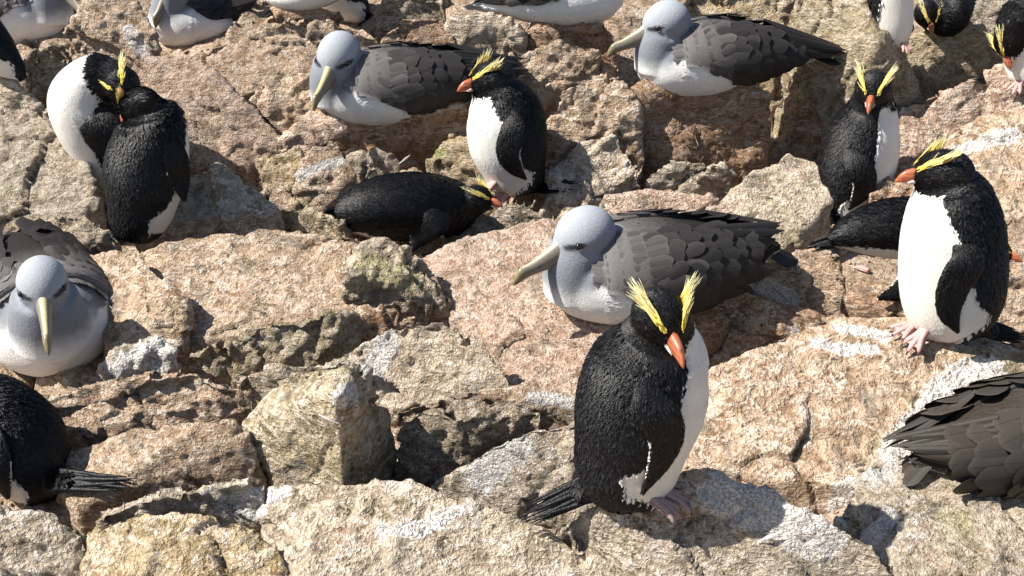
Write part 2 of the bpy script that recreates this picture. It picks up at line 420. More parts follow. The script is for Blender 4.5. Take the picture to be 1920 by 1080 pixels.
  [(700,15,.14),(725,-30,.22),(830,-35,.24),(845,10,.16),(800,45,.05),(715,45,.04)]),
 ('boulder', 'pale grey boulder with a hard-edged shadow right of the orange-tan boulder', 'pale', .4, .7,
  [(828,60,.12),(850,25,.18),(925,22,.20),(985,50,.17),(985,105,.05),(910,125,.0),(845,110,.0)]),
 ('flat_rock', 'mottled rock between the upper central penguin\'s crest and the top nest', 'tan', .6, 1.3,
  [(930,150,.07),(960,100,.14),(1040,75,.18),(1120,90,.17),(1160,130,.10),(1100,175,.02),(980,215,.0)]),
 ('flat_rock', 'orange-tan slab behind the head of the turned albatross', 'tan', .45, .7,
  [(470,60,.10),(540,28,.16),(620,38,.16),(705,66,.12),(715,110,.02),(600,120,.0),(500,110,.0)]),
 ('stone', 'small dark stone at the top edge behind the white tail of the second albatross', 'brown', .4, 1.2,
  [(485,35,.10),(510,12,.13),(580,15,.14),(640,25,.12),(610,50,.04),(500,60,.03)]),
 ('stone', 'shaded rough stone under the upper left corner albatross', 'dark', .4, 1.2,
  [(30,120,.06),(60,80,.11),(140,70,.12),(170,110,.05),(120,145,.0),(40,145,.0)]),
 # ---- peaty mud nests
 ('mud_nest', 'tall reddish mud nest column under the upper right albatross', 'brown', .35, .8,
  [(1172,185,.24),(1210,145,.29),(1330,120,.33),(1440,140,.31),(1450,190,.22),(1425,285,.03),(1330,312,.0),(1230,305,.0),(1172,255,.06)]),
 ('mud_nest', 'low brown mud nest under the central albatross', 'brown', .2, .7,
  [(1075,605,.09),(1130,560,.14),(1300,540,.15),(1352,575,.13),(1350,640,.04),(1300,690,.0),(1150,690,.0),(1085,650,.02)]),
 ('mud_nest', 'crumbling mud nest under the albatross with its head turned to the camera', 'brown', .35, .9,
  [(618,228,.15),(680,205,.18),(800,200,.19),(885,190,.19),(885,245,.08),(835,285,.0),(740,297,.0),(650,278,.02)]),
 ('mud_nest', 'reddish mud nest under the white-bellied albatross cut by the top edge', 'brown', .25, .8,
  [(952,72,.13),(1000,40,.18),(1140,42,.20),(1155,90,.10),(1100,118,.02),(970,112,.02)]),
 ('mud_nest', 'shaded mud nest under the albatross at the bottom right', 'brown', .3, .9,
  [(1775,935,.08),(1850,900,.12),(2020,900,.12),(2020,1010,.02),(1860,1005,.0),(1790,975,.02)]),
 ('mud_nest', 'small sunlit mound of peat in the dark crevice beside the upper right penguin', 'brown', .1, .8,
  [(1480,220,.06),(1512,180,.11),(1560,190,.11),(1575,240,.02),(1500,250,.0)]),
]
def hull_points(pts, lift=1.0):
    out = []
    cx = sum(p[0] for p in pts) / len(pts); cy = sum(p[1] for p in pts) / len(pts)
    for (x, y, h) in pts:
        x = cx + (x - cx) * 1.035; y = cy + (y - cy) * 1.03
        p = on_slope(x, y, h * lift)
        out.append(p)
        q = p.copy(); q[2] = ground_z(p[1]) - 0.20
        out.append(q)
    return out
def hull_object(points):
    bm = bmesh.new()
    vs_ = [bm.verts.new(p) for p in points]
    r = bmesh.ops.convex_hull(bm, input=vs_)
    dead = [g for g in r['geom_interior'] + r['geom_unused'] if isinstance(g, bmesh.types.BMVert)]
    bmesh.ops.delete(bm, geom=list(set(dead)), context='VERTS')
    bmesh.ops.recalc_face_normals(bm, faces=bm.faces)
    me = bpy.data.meshes.new('t'); bm.to_mesh(me); bm.free()
    return me
def remeshed(meshes, voxels, smooths):
    """voxel-remesh and smooth closed (possibly overlapping) meshes; returns plain meshes"""
    tmp = []
    for me, v, s in zip(meshes, voxels, smooths):
        o = bpy.data.objects.new('t', me); COL.objects.link(o)
        m = o.modifiers.new('r', 'REMESH'); m.mode = 'VOXEL'; m.voxel_size = v; m.adaptivity = 0.0
        if s:
            k = o.modifiers.new('s', 'SMOOTH'); k.factor = 0.5; k.iterations = s
        tmp.append(o)
    dg = bpy.context.evaluated_depsgraph_get(); dg.update()
    out = []
    for o in tmp:
        out.append(bpy.data.meshes.new_from_object(o.evaluated_get(dg)))
    for o in tmp:
        me = o.data
        bpy.data.objects.remove(o); bpy.data.meshes.remove(me)
    return out
def get_co(me):
    a = np.empty(len(me.vertices) * 3, np.float32); me.vertices.foreach_get('co', a)
    return a.reshape(-1, 3)
def get_no(me):
    a = np.empty(len(me.vertices) * 3, np.float32); me.vertex_normals.foreach_get('vector', a)
    return a.reshape(-1, 3)
def rock_relief(p, nrm, rough, seed):
    off = np.array([seed * 3.17, seed * 1.71, seed * 2.3], np.float32)
    warp = np.stack([perlin(p / 0.13 + off, 11), perlin(p / 0.13 + off, 12), perlin(p / 0.13 + off, 13)], 1) * 0.035
    q = p + warp
    d = 0.016 * perlin(p / 0.30 + off, 1)
    # broken planar facets with open joints between them
    f1, f2, cid, dv = worley(q / 0.27 + off, 2)
    d += 0.27 * np.einsum('ij,ij->i', dv, _g[cid]) * 0.10 * min(rough, 1.3)
    d -= 0.010 * rough * np.exp(-((f2 - f1) / 0.03) ** 2) * np.clip(perlin(p / 0.25 + off, 14) * 3 + 0.4, 0, 1)
    # bedding steps
    st = q @ np.array([0.45, 0.25, 0.86], np.float32)
    s = st / 0.055 + 1.8 * perlin(p / 0.25 + off, 3)
    saw = (s % 1.0)
    d += 0.007 * rough * (np.minimum(saw, (1 - saw) * 5) - 0.4) * (0.3 + 0.7 * np.clip(perlin(p / 0.2 + off, 4) * 3 + 0.3, 0, 1))
    r = 1 - np.abs(perlin(q / 0.10 + off, 5)) * 2
    d += 0.006 * rough * (r - 0.6)
    g1, g2, c2, dv2 = worley(q / 0.06 + off, 8)
    d += 0.06 * np.einsum('ij,ij->i', dv2, _g[c2]) * 0.13 * rough
    d += 0.005 * rough * np.clip(perlin(q / 0.055 + off, 15), -0.6, 0.25)
    d += 0.0035 * rough * perlin(p / 0.022 + off, 6)
    pk = np.clip(perlin(p / 0.4 + off, 9) * 2.5 + (rough - 0.9), 0, 1)       # pitted zones
    d -= 0.012 * pk * np.clip(0.55 - worley(p / 0.028 + off, 10)[0], 0, 1) * rough
    return d
rock_objs = []
hulls = [hull_object(hull_points(r[5], {'flat_rock': 1.3, 'stone': 1.2, 'boulder': 1.1}.get(r[0], 1.0))) for r in ROCKS]
vox = []
for r in ROCKS:
    ymean = np.mean([q[1] for q in r[5]])
    vox.append(0.0072 if ymean > 560 else 0.0085)
rms = remeshed(hulls, vox, [{'mud_nest': 26, 'boulder': 12, 'stone': 10}.get(r[0], 4) for r in ROCKS])
for k, (r, me) in enumerate(zip(ROCKS, rms)):
    name, label, tone, gu, rough, pts = r
    co = get_co(me); no = get_no(me)
    dis = rock_relief(co, no, rough * 0.85 + 0.1, k)
    if name == 'mud_nest': dis = dis * 0.8 + 0.030 * perlin(co / 0.14, 40) + 0.004 * perlin(co / 0.012, 41)
    co = co + no * dis[:, None]
    base = np.array([co[:, 0].mean(), co[:, 1].mean(), co[:, 2].min()])
    me.vertices.foreach_set('co', (co - base).astype(np.float32).ravel())
    me.shade_smooth(); me.update()
    me.name = name
    me.materials.clear(); me.materials.append(NEST if name == 'mud_nest' else ROCK)
    o = bpy.data.objects.new(name, me); link(o)
    o.location = base
    t = np.array(TONES[tone]) * (0.92 + 0.16 * random.random())
    o.color = (*t, gu)
    if name == 'mud_nest': set_props(o, label, 'nest', 'mud nests')
    else: set_props(o, label, 'rock', 'rocks on the slope')
    rock_objs.append(o)

# ------------------------------------------------------------------ bedrock sheet
def axis(lo, hi, step, far_lo, far_hi):
    a = list(np.arange(lo, hi, step)); s = step; x = lo
    pre = []
    while x > far_lo:
        s *= 1.18; x -= s; pre.append(x)
    s = step; x = a[-1]; post = []
    while x < far_hi:
        s *= 1.18; x += s; post.append(x)
    return np.array(pre[::-1] + a + post)
gx = axis(-2.4, 2.4, 0.014, -60, 60); gy = axis(1.6, 5.4, 0.014, -20, 70)
X, Y = np.meshgrid(gx, gy)
P = np.stack([X.ravel(), Y.ravel(), ground_z(Y.ravel())], 1)
P32 = P.astype(np.float32)
wq = P32 + 0.05 * np.stack([perlin(P32 / 0.2, 35), perlin(P32 / 0.2, 36), perlin(P32 / 0.2, 37)], 1)
g1, g2, gc, gv = worley(wq / 0.34, 34)
dz = rock_relief(P32, None, 1.0, 77) - 0.065 - 0.03 * np.clip((P[:, 1] - 2.9) / 0.5, 0, 1)
dz += 0.34 * (gv[:, 0] * _g[gc][:, 0] + gv[:, 1] * _g[gc][:, 1]) * 0.30 + 0.03 * _g[gc][:, 2]
dz -= 0.06 * np.exp(-((g2 - g1) / 0.06) ** 2)
near = (np.abs(X.ravel()) < 3) & (Y.ravel() < 6.5) & (Y.ravel() > 1.2)
dz += np.where(near, 0, 0.12 * perlin((P / 0.9).astype(np.float32), 33))
P[:, 2] += dz
nx, ny = len(gx), len(gy)
idx = np.arange(nx * ny).reshape(ny, nx)
F = np.stack([idx[:-1, :-1], idx[:-1, 1:], idx[1:, 1:], idx[1:, :-1]], -1).reshape(-1, 4)
me = bpy.data.meshes.new('ground')
me.vertices.add(len(P)); me.vertices.foreach_set('co', P.astype(np.float32).ravel())
me.loops.add(F.size); me.loops.foreach_set('vertex_index', F.astype(np.int32).ravel())
me.polygons.add(len(F)); me.polygons.foreach_set('loop_start', np.arange(0, F.size, 4, dtype=np.int32))
me.update(calc_edges=True); me.shade_smooth()
me.materials.append(ROCK)
ground = bpy.data.objects.new('ground', me); link(ground)
ground.color = (*(np.array(TONES['tan']) * 0.95), 0.55)
set_props(ground, 'rocky ground of the slope between the boulders', None, None, 'structure')
# ------------------------------------------------------------------ guano streaks: worked onto the rock meshes along real lines
GUANO = [([(1855,690),(1800,705),(1760,740),(1735,790)], .026), ([(1735,790),(1690,825),(1640,880),(1590,935)], .028), ([(1570,955),(1550,985)], .02),
         ([(1665,970),(1635,1005)], .014), ([(1490,622),(1530,645),(1580,655),(1640,655)], .012),
         ([(1575,615),(1620,620),(1660,630)], .012), 
         ([(640,745),(700,690),(730,640)], .02), ([(900,895),(935,865),(970,835)], .022), ([(1000,745),(1090,755)], .012),
         ([(740,430),(830,400)], .01), ([(1360,930),(1450,960),(1540,1000)], .035), ([(430,960),(520,920)], .025),
         ([(240,60),(270,95)], .02), ([(1790,290),(1900,250)], .02), ([(560,330),(640,300)], .012), ([(1420,530),(1480,560)], .02),
         ([(720,1000),(790,990),(850,960)], .012), ([(300,660),(240,690)], .03)]
def seg_dist(p, a, b):
    ab = b - a
    t = np.clip(((p - a) @ ab) / max(ab @ ab, 1e-9), 0, 1)
    return np.linalg.norm(p - a - t[:, None] * ab, axis=1)
segs = []
for line, w in GUANO:
    pts3 = [surface_hit(*q)[0] for q in line]
    for a, b in zip(pts3[:-1], pts3[1:]): segs.append((a, b, w))
for o in rock_objs:
    co = get_co(o.data).astype(np.float64) + np.array(o.location)
    v = np.zeros(len(co))
    lo, hi = co.min(0), co.max(0)
    for a, b, w in segs:
        if np.any(np.maximum(a, b) < lo - 3 * w) or np.any(np.minimum(a, b) > hi + 3 * w): continue
        v = np.maximum(v, np.clip(1.1 - seg_dist(co, a, b) / w * 0.55, 0, 1))
    if v.max() > 0:
        at = o.data.attributes.new('guano', 'FLOAT', 'POINT'); at.data.foreach_set('value', v.astype(np.float32))

for (lx, ly, lr) in ((824,285,.035),(818,305,.02),(700,505,.06),(760,520,.05),(560,392,.03),(700,690,.02),(1790,985,.05),(1600,985,.04)):
    h3 = surface_hit(lx, ly)[0]
    for o in rock_objs:
        co = get_co(o.data).astype(np.float64) + np.array(o.location)
        dd = np.linalg.norm(co - h3, axis=1)
        if dd.min() > lr: continue
        at = o.data.attributes.get('lichen') or o.data.attributes.new('lichen', 'FLOAT', 'POINT')
        old = np.zeros(len(co), np.float32); at.data.foreach_get('value', old)
        at.data.foreach_set('value', np.maximum(old, np.clip(1.2 - dd / lr, 0, 1 if lx in (824, 818) else 0.45)).astype(np.float32))

# ------------------------------------------------------------------ bird materials
def penguin_material():
    m, nt, n, l, bsdf = new_mat('penguin_plumage')
    vec = n.new('ShaderNodeTexCoord').outputs['Object']
    sd = N(n, 'ShaderNodeAttribute', attribute_name='white').outputs['Fac']
    rnd = N(n, 'ShaderNodeAttribute', attribute_name='tint').outputs['Fac']
    j = math_n(n, l, 'MULTIPLY_ADD', math_n(n, l, 'SUBTRACT', noise(n, l, vec, 130, 3, 0.6), 0.5), 0.014, sd)
    f = sstep(n, l, j, -0.0012, 0.0012)
    fine = noise(n, l, vec, 320, 2, 0.5)
    blk = mix(n, l, rnd, (0.0035, 0.0036, 0.0045), (0.032, 0.031, 0.031))  # high tint lifts the black: feather glints put into the colour
    wht = mix(n, l, noise(n, l, vec, 14, 4, 0.6), (0.86, 0.84, 0.80), (0.70, 0.66, 0.58))
    l.new(mix(n, l, f, blk, wht), bsdf.inputs['Base Color'])
    rg = N(n, 'ShaderNodeMix'); rg.data_type = 'FLOAT'; l.new(f, rg.inputs[0]); rg.inputs[2].default_value = 0.42; rg.inputs[3].default_value = 0.8
    l.new(rg.outputs[0], bsdf.inputs['Roughness'])
    bsdf.inputs['Specular IOR Level'].default_value = 0.26
    l.new(bump(n, l, fine, 0.5, 0.003), bsdf.inputs['Normal'])
    return m
def colour_material(name, rough=0.6, spec=0.3, bscale=0, bdist=0.002, vary=0.0):
    m, nt, n, l, bsdf = new_mat(name)
    c = N(n, 'ShaderNodeAttribute', attribute_name='col').outputs['Color']
    vec = n.new('ShaderNodeTexCoord').outputs['Object']
    if bscale:
        h = noise(n, l, vec, bscale, 4, 0.6)
        l.new(bump(n, l, h, 0.6, bdist), bsdf.inputs['Normal'])
        if vary:
            d = mix(n, l, 1.0, c, (1 - vary, 1 - vary, 1 - vary), 'MULTIPLY')
            c = mix(n, l, sstep(n, l, h, 0.35, 0.65), d, c)
    l.new(c, bsdf.inputs['Base Color'])
    bsdf.inputs['Roughness'].default_value = rough
    bsdf.inputs['Specular IOR Level'].default_value = spec
    return m
def feather_material():
    m, nt, n, l, bsdf = new_mat('wing_feather')
    g = n.new('ShaderNodeTexCoord').outputs['Generated']
    sp = n.new('ShaderNodeSeparateXYZ'); l.new(g, sp.inputs[0])
    info = n.new('ShaderNodeObjectInfo')
    x = math_n(n, l, 'ABSOLUTE', math_n(n, l, 'MULTIPLY_ADD', sp.outputs['X'], 2.0, -1.0))
    ed = N(n, 'ShaderNodeAttribute', attribute_name='edge').outputs['Fac']
    c = info.outputs['Color']
    hv = N(n, 'ShaderNodeHueSaturation', Saturation=0.9, Value=1.75); l.new(c, hv.inputs['Color'])
    dk = N(n, 'ShaderNodeHueSaturation', Saturation=1.0, Value=0.6); l.new(c, dk.inputs['Color'])
    col = mix(n, l, sstep(n, l, x, 0.06, 0.02), c, dk.outputs['Color'])
    col = mix(n, l, math_n(n, l, 'MULTIPLY', sstep(n, l, ed, 0.82, 1.0), 0.42), col, hv.outputs['Color'])
    mp = N(n, 'ShaderNodeMapping'); mp.inputs['Scale'].default_value = (6, 30, 1); mp.inputs['Rotation'].default_value = (0, 0, 0.5)
    l.new(g, mp.inputs['Vector'])
    h = noise(n, l, mp.outputs['Vector'], 2.2, 3, 0.6)
    col = mix(n, l, math_n(n, l, 'MULTIPLY', sstep(n, l, h, 0.5, 0.7), 0.35), col, dk.outputs['Color'])
    l.new(col, bsdf.inputs['Base Color'])
    bsdf.inputs['Roughness'].default_value = 0.55
    bsdf.inputs['Specular IOR Level'].default_value = 0.25
    l.new(bump(n, l, h, 0.4, 0.002), bsdf.inputs['Normal'])
    return m
PENG = penguin_material()
FEATH = feather_material()
DOWN = colour_material('soft_plumage', 0.85, 0.15, 190, 0.003, 0.12)
HORN = colour_material('bill_horn', 0.32, 0.45, 120, 0.0008, 0.2)
SKIN = colour_material('foot_skin', 0.55, 0.35, 220, 0.002, 0.3)
CRESTM = colour_material('crest_feather', 0.6, 0.2)
GLOSS = colour_material('eye_gloss', 0.08, 0.6)

# ------------------------------------------------------------------ shape helpers
def unit(v):
    v = np.asarray(v, float); return v / (np.linalg.norm(v) + 1e-12)
def catmull(a, n):
    a = np.asarray(a, float)
    k = len(a)
    if k == 2:
        t = np.linspace(0, 1, n)[:, None]; return a[0] * (1 - t) + a[1] * t
    e = np.vstack([2 * a[0] - a[1], a, 2 * a[-1] - a[-2]])
    d = np.linalg.norm(np.diff(a[:, :3], axis=0), axis=1); cum = np.concatenate([[0], np.cumsum(d)]); cum /= cum[-1]
    out = []
    for t in np.linspace(0, 1, n):
        i = min(max(np.searchsorted(cum, t, side='right') - 1, 0), k - 2)
        u = (t - cum[i]) / max(cum[i + 1] - cum[i], 1e-9)
        p0, p1, p2, p3 = e[i], e[i + 1], e[i + 2], e[i + 3]
        out.append(0.5 * (2 * p1 + (p2 - p0) * u + (2 * p0 - 5 * p1 + 4 * p2 - p3) * u * u + (3 * p1 - p0 - 3 * p2 + p3) * u ** 3))
    return np.array(out)
def frames(c, front):
    T = np.gradient(c, axis=0); T /= np.linalg.norm(T, axis=1)[:, None]
    F = np.broadcast_to(np.asarray(front, float), c.shape).copy()
    F -= (F * T).sum(1)[:, None] * T; F /= np.linalg.norm(F, axis=1)[:, None]
    S = np.cross(T, F)
    return T, F, S
def loft(c, S, F, rs, rf, rb=None, nseg=28, close=True):
    rb = rf if rb is None else rb
    a = np.linspace(0, 2 * np.pi, nseg, endpoint=False)
    sa, ca = np.sin(a), np.cos(a)
    n = len(c)
    V = np.empty((n, nseg, 3))
    for i in range(n):
        rr = np.where(ca > 0, rf[i], rb[i])
        V[i] = c[i] + np.outer(sa * rs[i], S[i]) + np.outer(ca * rr, F[i])
    verts = list(V.reshape(-1, 3)); faces = []
    for i in range(n - 1):
        for j in range(nseg):
            k = (j + 1) % nseg
            faces.append((i * nseg + j, i * nseg + k, (i + 1) * nseg + k, (i + 1) * nseg + j))
    if close:
        verts.append(c[0]); verts.append(c[-1])
        b, e = len(verts) - 2, len(verts) - 1
        for j in range(nseg):
            k = (j + 1) % nseg
            faces.append((b, k, j)); faces.append((e, (n - 1) * nseg + j, (n - 1) * nseg + k))
    return np.array(verts), faces
def ball(c, ax, nu=16, nv=24):
    verts = []; faces = []
    for i in range(nu + 1):
        th = np.pi * i / nu
        for j in range(nv):
            ph = 2 * np.pi * j / nv
            d = np.array([np.sin(th) * np.cos(ph), np.sin(th) * np.sin(ph), np.cos(th)])
            verts.append(c + d @ ax)
    for i in range(nu):
        for j in range(nv):
            k = (j + 1) % nv
            faces.append((i * nv + j, (i + 1) * nv + j, (i + 1) * nv + k, i * nv + k))
    return np.array(verts), faces
def join(parts):
    V = []; Fc = []; o = 0
    for v, f in parts:
        V.append(v); Fc += [tuple(i + o for i in q) for q in f]; o += len(v)
    return np.vstack(V), Fc
def temp_mesh(parts):
    v, f = join(parts)
    me = bpy.data.meshes.new('t'); me.from_pydata(v.tolist(), [], f)
    bm = bmesh.new(); bm.from_mesh(me)
    bmesh.ops.remove_doubles(bm, verts=bm.verts, dist=1e-6)
    bmesh.ops.recalc_face_normals(bm, faces=bm.faces); bm.to_mesh(me); bm.free()
    return me
def scr(sx, sd, st): return ('s', sx, sd, st)      # right / down / towards the viewer, as seen from where the photo was taken
def to_dir(v, px, py):
    if v[0] != 's': return unit(v)
    f = ray(px, py); rt = unit(np.cross(f, UPV)); u = np.cross(rt, f)
    return unit(rt * v[1] - u * v[2] - f * v[3])
def head_frame(look, up=(0, 0, 1), roll=0.0):
    L = unit(look); U = np.asarray(up, float); U = unit(U - (U @ L) * L); S = np.cross(L, U)   # S = bird's right
    if roll:
        U2 = U * math.cos(roll) + S * math.sin(roll); S = np.cross(L, U2); U = U2
    return L, U, S
def strip_loft(path, width_vec, w, thick, nseg=6, taper=None):
    """thin tapering blade along a path"""
    n = len(path)
    T = np.gradient(path, axis=0); T /= np.linalg.norm(T, axis=1)[:, None]
    W = width_vec - (T @ width_vec)[:, None] * T; W /= np.linalg.norm(W, axis=1)[:, None]
    Nn = np.cross(T, W)
    k = np.linspace(0, 1, n)
    tp = (1 - k ** 3) if taper is None else taper(k)
    return loft(path, W, Nn, w * tp + 1e-4, thick * tp + 5e-5, nseg=nseg)

# ------------------------------------------------------------------ penguins
def bird_points(spec):
    hit, nor = surface_hit(*spec['foot'])
    Y0 = hit[1] + spec.get('dy0', 0) * mpp(hit)
    sc = mpp(at_depth(spec['foot'][0], spec['foot'][1], Y0))
    def P3(px, py, dy=0.0): return at_depth(px, py, Y0 + dy * sc)
    return hit, nor, sc, P3
JOBS = []
def plan_penguin(spec):
    hit, nor, sc, P3 = bird_points(spec)
    sp = np.array([[*P3(x, y, dy), rs * sc, rf * sc] for (x, y, dy, rs, rf) in spec['spine']])
    cs = catmull(sp, 48)
    c, rs, rf = cs[:, :3], np.maximum(cs[:, 3], 0.004), np.maximum(cs[:, 4], 0.004)
    T, F, S = frames(c, unit(spec['front']))
    hx, hy, hd, hr = spec['head']
    hc = P3(hx, hy, hd); r = hr * sc
    L, U, HS = head_frame(to_dir(spec['look'], hx, hy), to_dir(spec.get('up', (0, 0, 1)), hx, hy))
    parts = [loft(c, S, F, rs, rf)]
    if not spec.get('nohead'):
        parts.append(ball(hc, np.array([L * 1.12 * r, HS * 0.93 * r, U * 0.90 * r])))
        parts.append(ball(hc + L * 0.62 * r - U * 0.14 * r, np.array([L * 0.62 * r, HS * 0.50 * r, U * 0.52 * r])))
        # nape joins the head to the neck
        pth = np.array([c[-6], (c[-1] + hc) / 2, hc - L * 0.1 * r])
        pc = catmull(pth, 10); t2, f2, s2 = frames(pc, unit(spec['front']) + 0.01)
        rr = np.linspace(max(rs[-6], 0.7 * r), 0.82 * r, 10)
        parts.append(loft(pc, s2, f2, rr, rr))
    if 'tail' in spec:
        ta = P3(*spec['tail'][0]); tb = P3(*spec['tail'][1]); i0 = 8
        pr = catmull(np.array([c[i0], c[i0] * .45 + ta * .55, ta + (tb - ta) * 0.12]), 12)
        t2, f2, s2 = frames(pr, unit(spec['front']) + np.array([.01, .02, .03]))
        rr = np.interp(np.linspace(0, 1, 12), [0, .55, 1], [min(rs[i0], rf[i0]) * .8, spec['tail'][2] * .62 * sc, spec['tail'][2] * .30 * sc])
        parts.append(loft(pr, s2, f2, rr, rr))
    spec['_'] = dict(hit=hit, nor=nor, sc=sc, P3=P3, c=c, rs=rs, rf=rf, T=T, F=F, S=S, hc=hc, r=r, L=L, U=U, HS=HS)
    JOBS.append((spec, temp_mesh(parts), spec.get('voxel', 0.0058), 6))

def finish_penguin(spec, me):
    g = spec['_']; sc, P3, c, T, F, S = g['sc'], g['P3'], g['c'], g['T'], g['F'], g['S']
    hc, r, L, U, HS = g['hc'], g['r'], g['L'], g['U'], g['HS']
    o0 = c[int(len(c) * 0.25)].copy(); o0[2] = g['hit'][2]
    root = empty(spec.get('name', 'penguin'), o0)
    set_props(root, spec['label'], 'penguin', 'crested penguins')
    co = get_co(me).astype(float); no = get_no(me).astype(float)
    D = ((co[:, None, :] - c[None]) ** 2).sum(2)
    k = D.argmin(1); t = k / (len(c) - 1)
    v = co - c[k]
    phi = np.abs(np.arctan2((v * S[k]).sum(1), (v * F[k]).sum(1)))
    ts, ws = zip(*spec.get('white', ((0, 45), (.1, 70), (.18, 104), (.28, 106), (.38, 84), (.55, 70), (.8, 58), (.92, 34), (1, 18))))
    sd = (np.radians(np.interp(t, ts, ws)) - phi) * np.maximum(np.linalg.norm(v, axis=1), 0.03)
    slen = np.linalg.norm(np.diff(c, axis=0), axis=1).sum()
    thr = spec.get('throat', 0.93)
    sd = np.minimum(sd, (thr - t) * slen)
    q = np.stack([((co - hc) @ L) / 1.25, ((co - hc) @ HS) / 1.0, ((co - hc) @ U) / 1.0], 1) / r
    hd = (np.linalg.norm(q, axis=1) - 1.12) * r
    if not spec.get('nohead'): sd = np.minimum(sd, hd)
    me.vertices.foreach_set('co', (co - o0).astype(np.float32).ravel())
    for nm, val in (('white', sd), ('tint', np.full(len(co), 0.15))):
        a = me.attributes.new(nm, 'FLOAT', 'POINT'); a.data.foreach_set('value', val.astype(np.float32))
    me.shade_smooth(); me.update(); me.name = 'body'
    me.materials.clear(); me.materials.append(PENG)
    body = bpy.data.objects.new('body', me); link(body, root)
    def part(name, verts, faces, mat, parent=root, **kw):
        oo = kw.pop('origin', None)
        o = add_mesh(name, np.asarray(verts) - o0, faces, mat, None, **kw)
        o.parent = parent
        return o
    # ---- short overlapping contour feathers
    nq = len(me.polygons)
    quads = np.empty(len(me.loops), np.int32); me.loops.foreach_get('vertex_index', quads)
    if len(quads) == nq * 4:
        quads = quads.reshape(-1, 4)
        R = np.random.default_rng(abs(hash(spec['label'])) % 1000 if False else len(spec['label']) * 31 + int(spec['foot'][0]))
        nf = spec.get('nf', 15000)
        pick = R.integers(0, nq, nf)
        w4 = R.random((nf, 4)) + 0.05; w4 /= w4.sum(1)[:, None]
        qi = quads[pick]
        p = (co[qi] * w4[:, :, None]).sum(1); nn = no[qi].mean(1); nn /= np.linalg.norm(nn, axis=1)[:, None] + 1e-9
        sdp = (sd[qi] * w4).sum(1)
        dirn = -T[k[qi[:, 0]]]
        inhead = (hd[qi[:, 0]] < 0.01) & (not spec.get('nohead', False))
        dirn[inhead] = -L
        dirn += R.normal(size=(nf, 3)) * 0.16
        dirn -= (dirn * nn).sum(1)[:, None] * nn
        dirn /= np.linalg.norm(dirn, axis=1)[:, None] + 1e-9
        keep = (sdp < 0.004) | (R.random(nf) < 0.45)
        p, nn, dirn, sdp, inhead = p[keep], nn[keep], dirn[keep], sdp[keep], inhead[keep]
        m_ = len(p)
        ln = (0.013 + 0.008 * R.random(m_)) * np.where(inhead, 0.6, 1.0) * np.where(sdp > 0.004, 0.8, 1)
        wd = (0.0026 + 0.0014 * R.random(m_)) * np.where(inhead, 0.7, 1.0)
        lift = np.where(sdp > 0.004, 0.06, 0.22) + 0.16 * R.random(m_) * np.where(sdp > 0.004, 0.3, 1)
        side = np.cross(dirn, nn)
        b0 = p - nn * 0.0012
        tip = b0 + dirn * ln[:, None] + nn * (lift * ln)[:, None]
        midp = b0 + dirn * (ln * 0.55)[:, None] + nn * (lift * ln * 0.75)[:, None]
        V = np.stack([b0 - side * (wd * .6)[:, None], b0 + side * (wd * .6)[:, None], midp + side * wd[:, None], tip, midp - side * wd[:, None]], 1).reshape(-1, 3)
        base = np.arange(m_) * 5
        fm = bpy.data.meshes.new('contour_feathers')
        fm.vertices.add(len(V)); fm.vertices.foreach_set('co', (V - o0).astype(np.float32).ravel())
        lp = (base[:, None] + np.arange(5)[None]).astype(np.int32)
        fm.loops.add(lp.size); fm.loops.foreach_set('vertex_index', lp.ravel())
        fm.polygons.add(m_); fm.polygons.foreach_set('loop_start', np.arange(0, lp.size, 5, dtype=np.int32))
        fm.update(calc_edges=True)
        a = fm.attributes.new('white', 'FLOAT', 'POINT'); a.data.foreach_set('value', np.repeat(np.where(sdp > 0, 0.02, -0.02), 5).astype(np.float32))
        a = fm.attributes.new('tint', 'FLOAT', 'POINT'); a.data.foreach_set('value', np.repeat(R.random(m_) ** 3 * spec.get('wear', 0.8), 5).astype(np.float32))  # random feather tint; the paler ones are glints painted into the plumage
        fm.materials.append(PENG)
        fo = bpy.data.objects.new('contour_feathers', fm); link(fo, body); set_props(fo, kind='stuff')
    # ---- bill, eyes, crests
    if not spec.get('nohead'):
        bl = spec.get('bill', 1.0) * r * 1.0
        b0 = hc + L * 0.98 * r - U * 0.10 * r
        kk = np.linspace(0, 1, 12)
        drop = np.where(kk > .6, (kk - .6) ** 2 * 1.1, 0) + 0.06 * kk
        cen = b0 + np.outer(kk * bl - 0.16 * r, L) - np.outer(drop * bl, U)
        hh = r * 0.33 * np.clip(1 - kk ** 2.2, 0, 1) ** 0.7 + 0.001
        hw = r * 0.22 * np.clip(1 - kk ** 1.8, 0, 1) ** 0.7 + 0.001
        v, f = loft(cen, np.tile(HS, (12, 1)), np.tile(U, (12, 1)), hw, hh, nseg=24)
        up = ((v - b0) @ U) / (0.33 * r)
        groove = np.exp(-((up - 0.42) / 0.10) ** 2) + np.exp(-((up + 0.15) / 0.08) ** 2)
        cc = np.array([0.46, 0.135, 0.062]) * (1 - 0.5 * np.clip(groove, 0, 1))[:, None]
        tipk = np.clip(((v - b0) @ L) / bl, 0, 1)[:, None]
        cc = cc * (0.85 + 0.35 * tipk)
        bill = part('bill', v, f, HORN, cols=cc)
        gs = []
        for s in (-1, 1):
            g0 = hc + L * 0.80 * r + HS * s * 0.40 * r - U * 0.26 * r
            g1 = b0 + L * 0.10 * r + HS * s * 0.235 * r - U * 0.16 * r
            g2 = b0 + L * 0.42 * bl + HS * s * 0.17 * r - U * 0.24 * r
            pc = catmull(np.array([g0, g1, g2]), 8)
            gs.append(strip_loft(pc, U, 0.085 * r, 0.04 * r, 8, lambda q: np.sin(np.pi * (0.15 + 0.8 * q))))
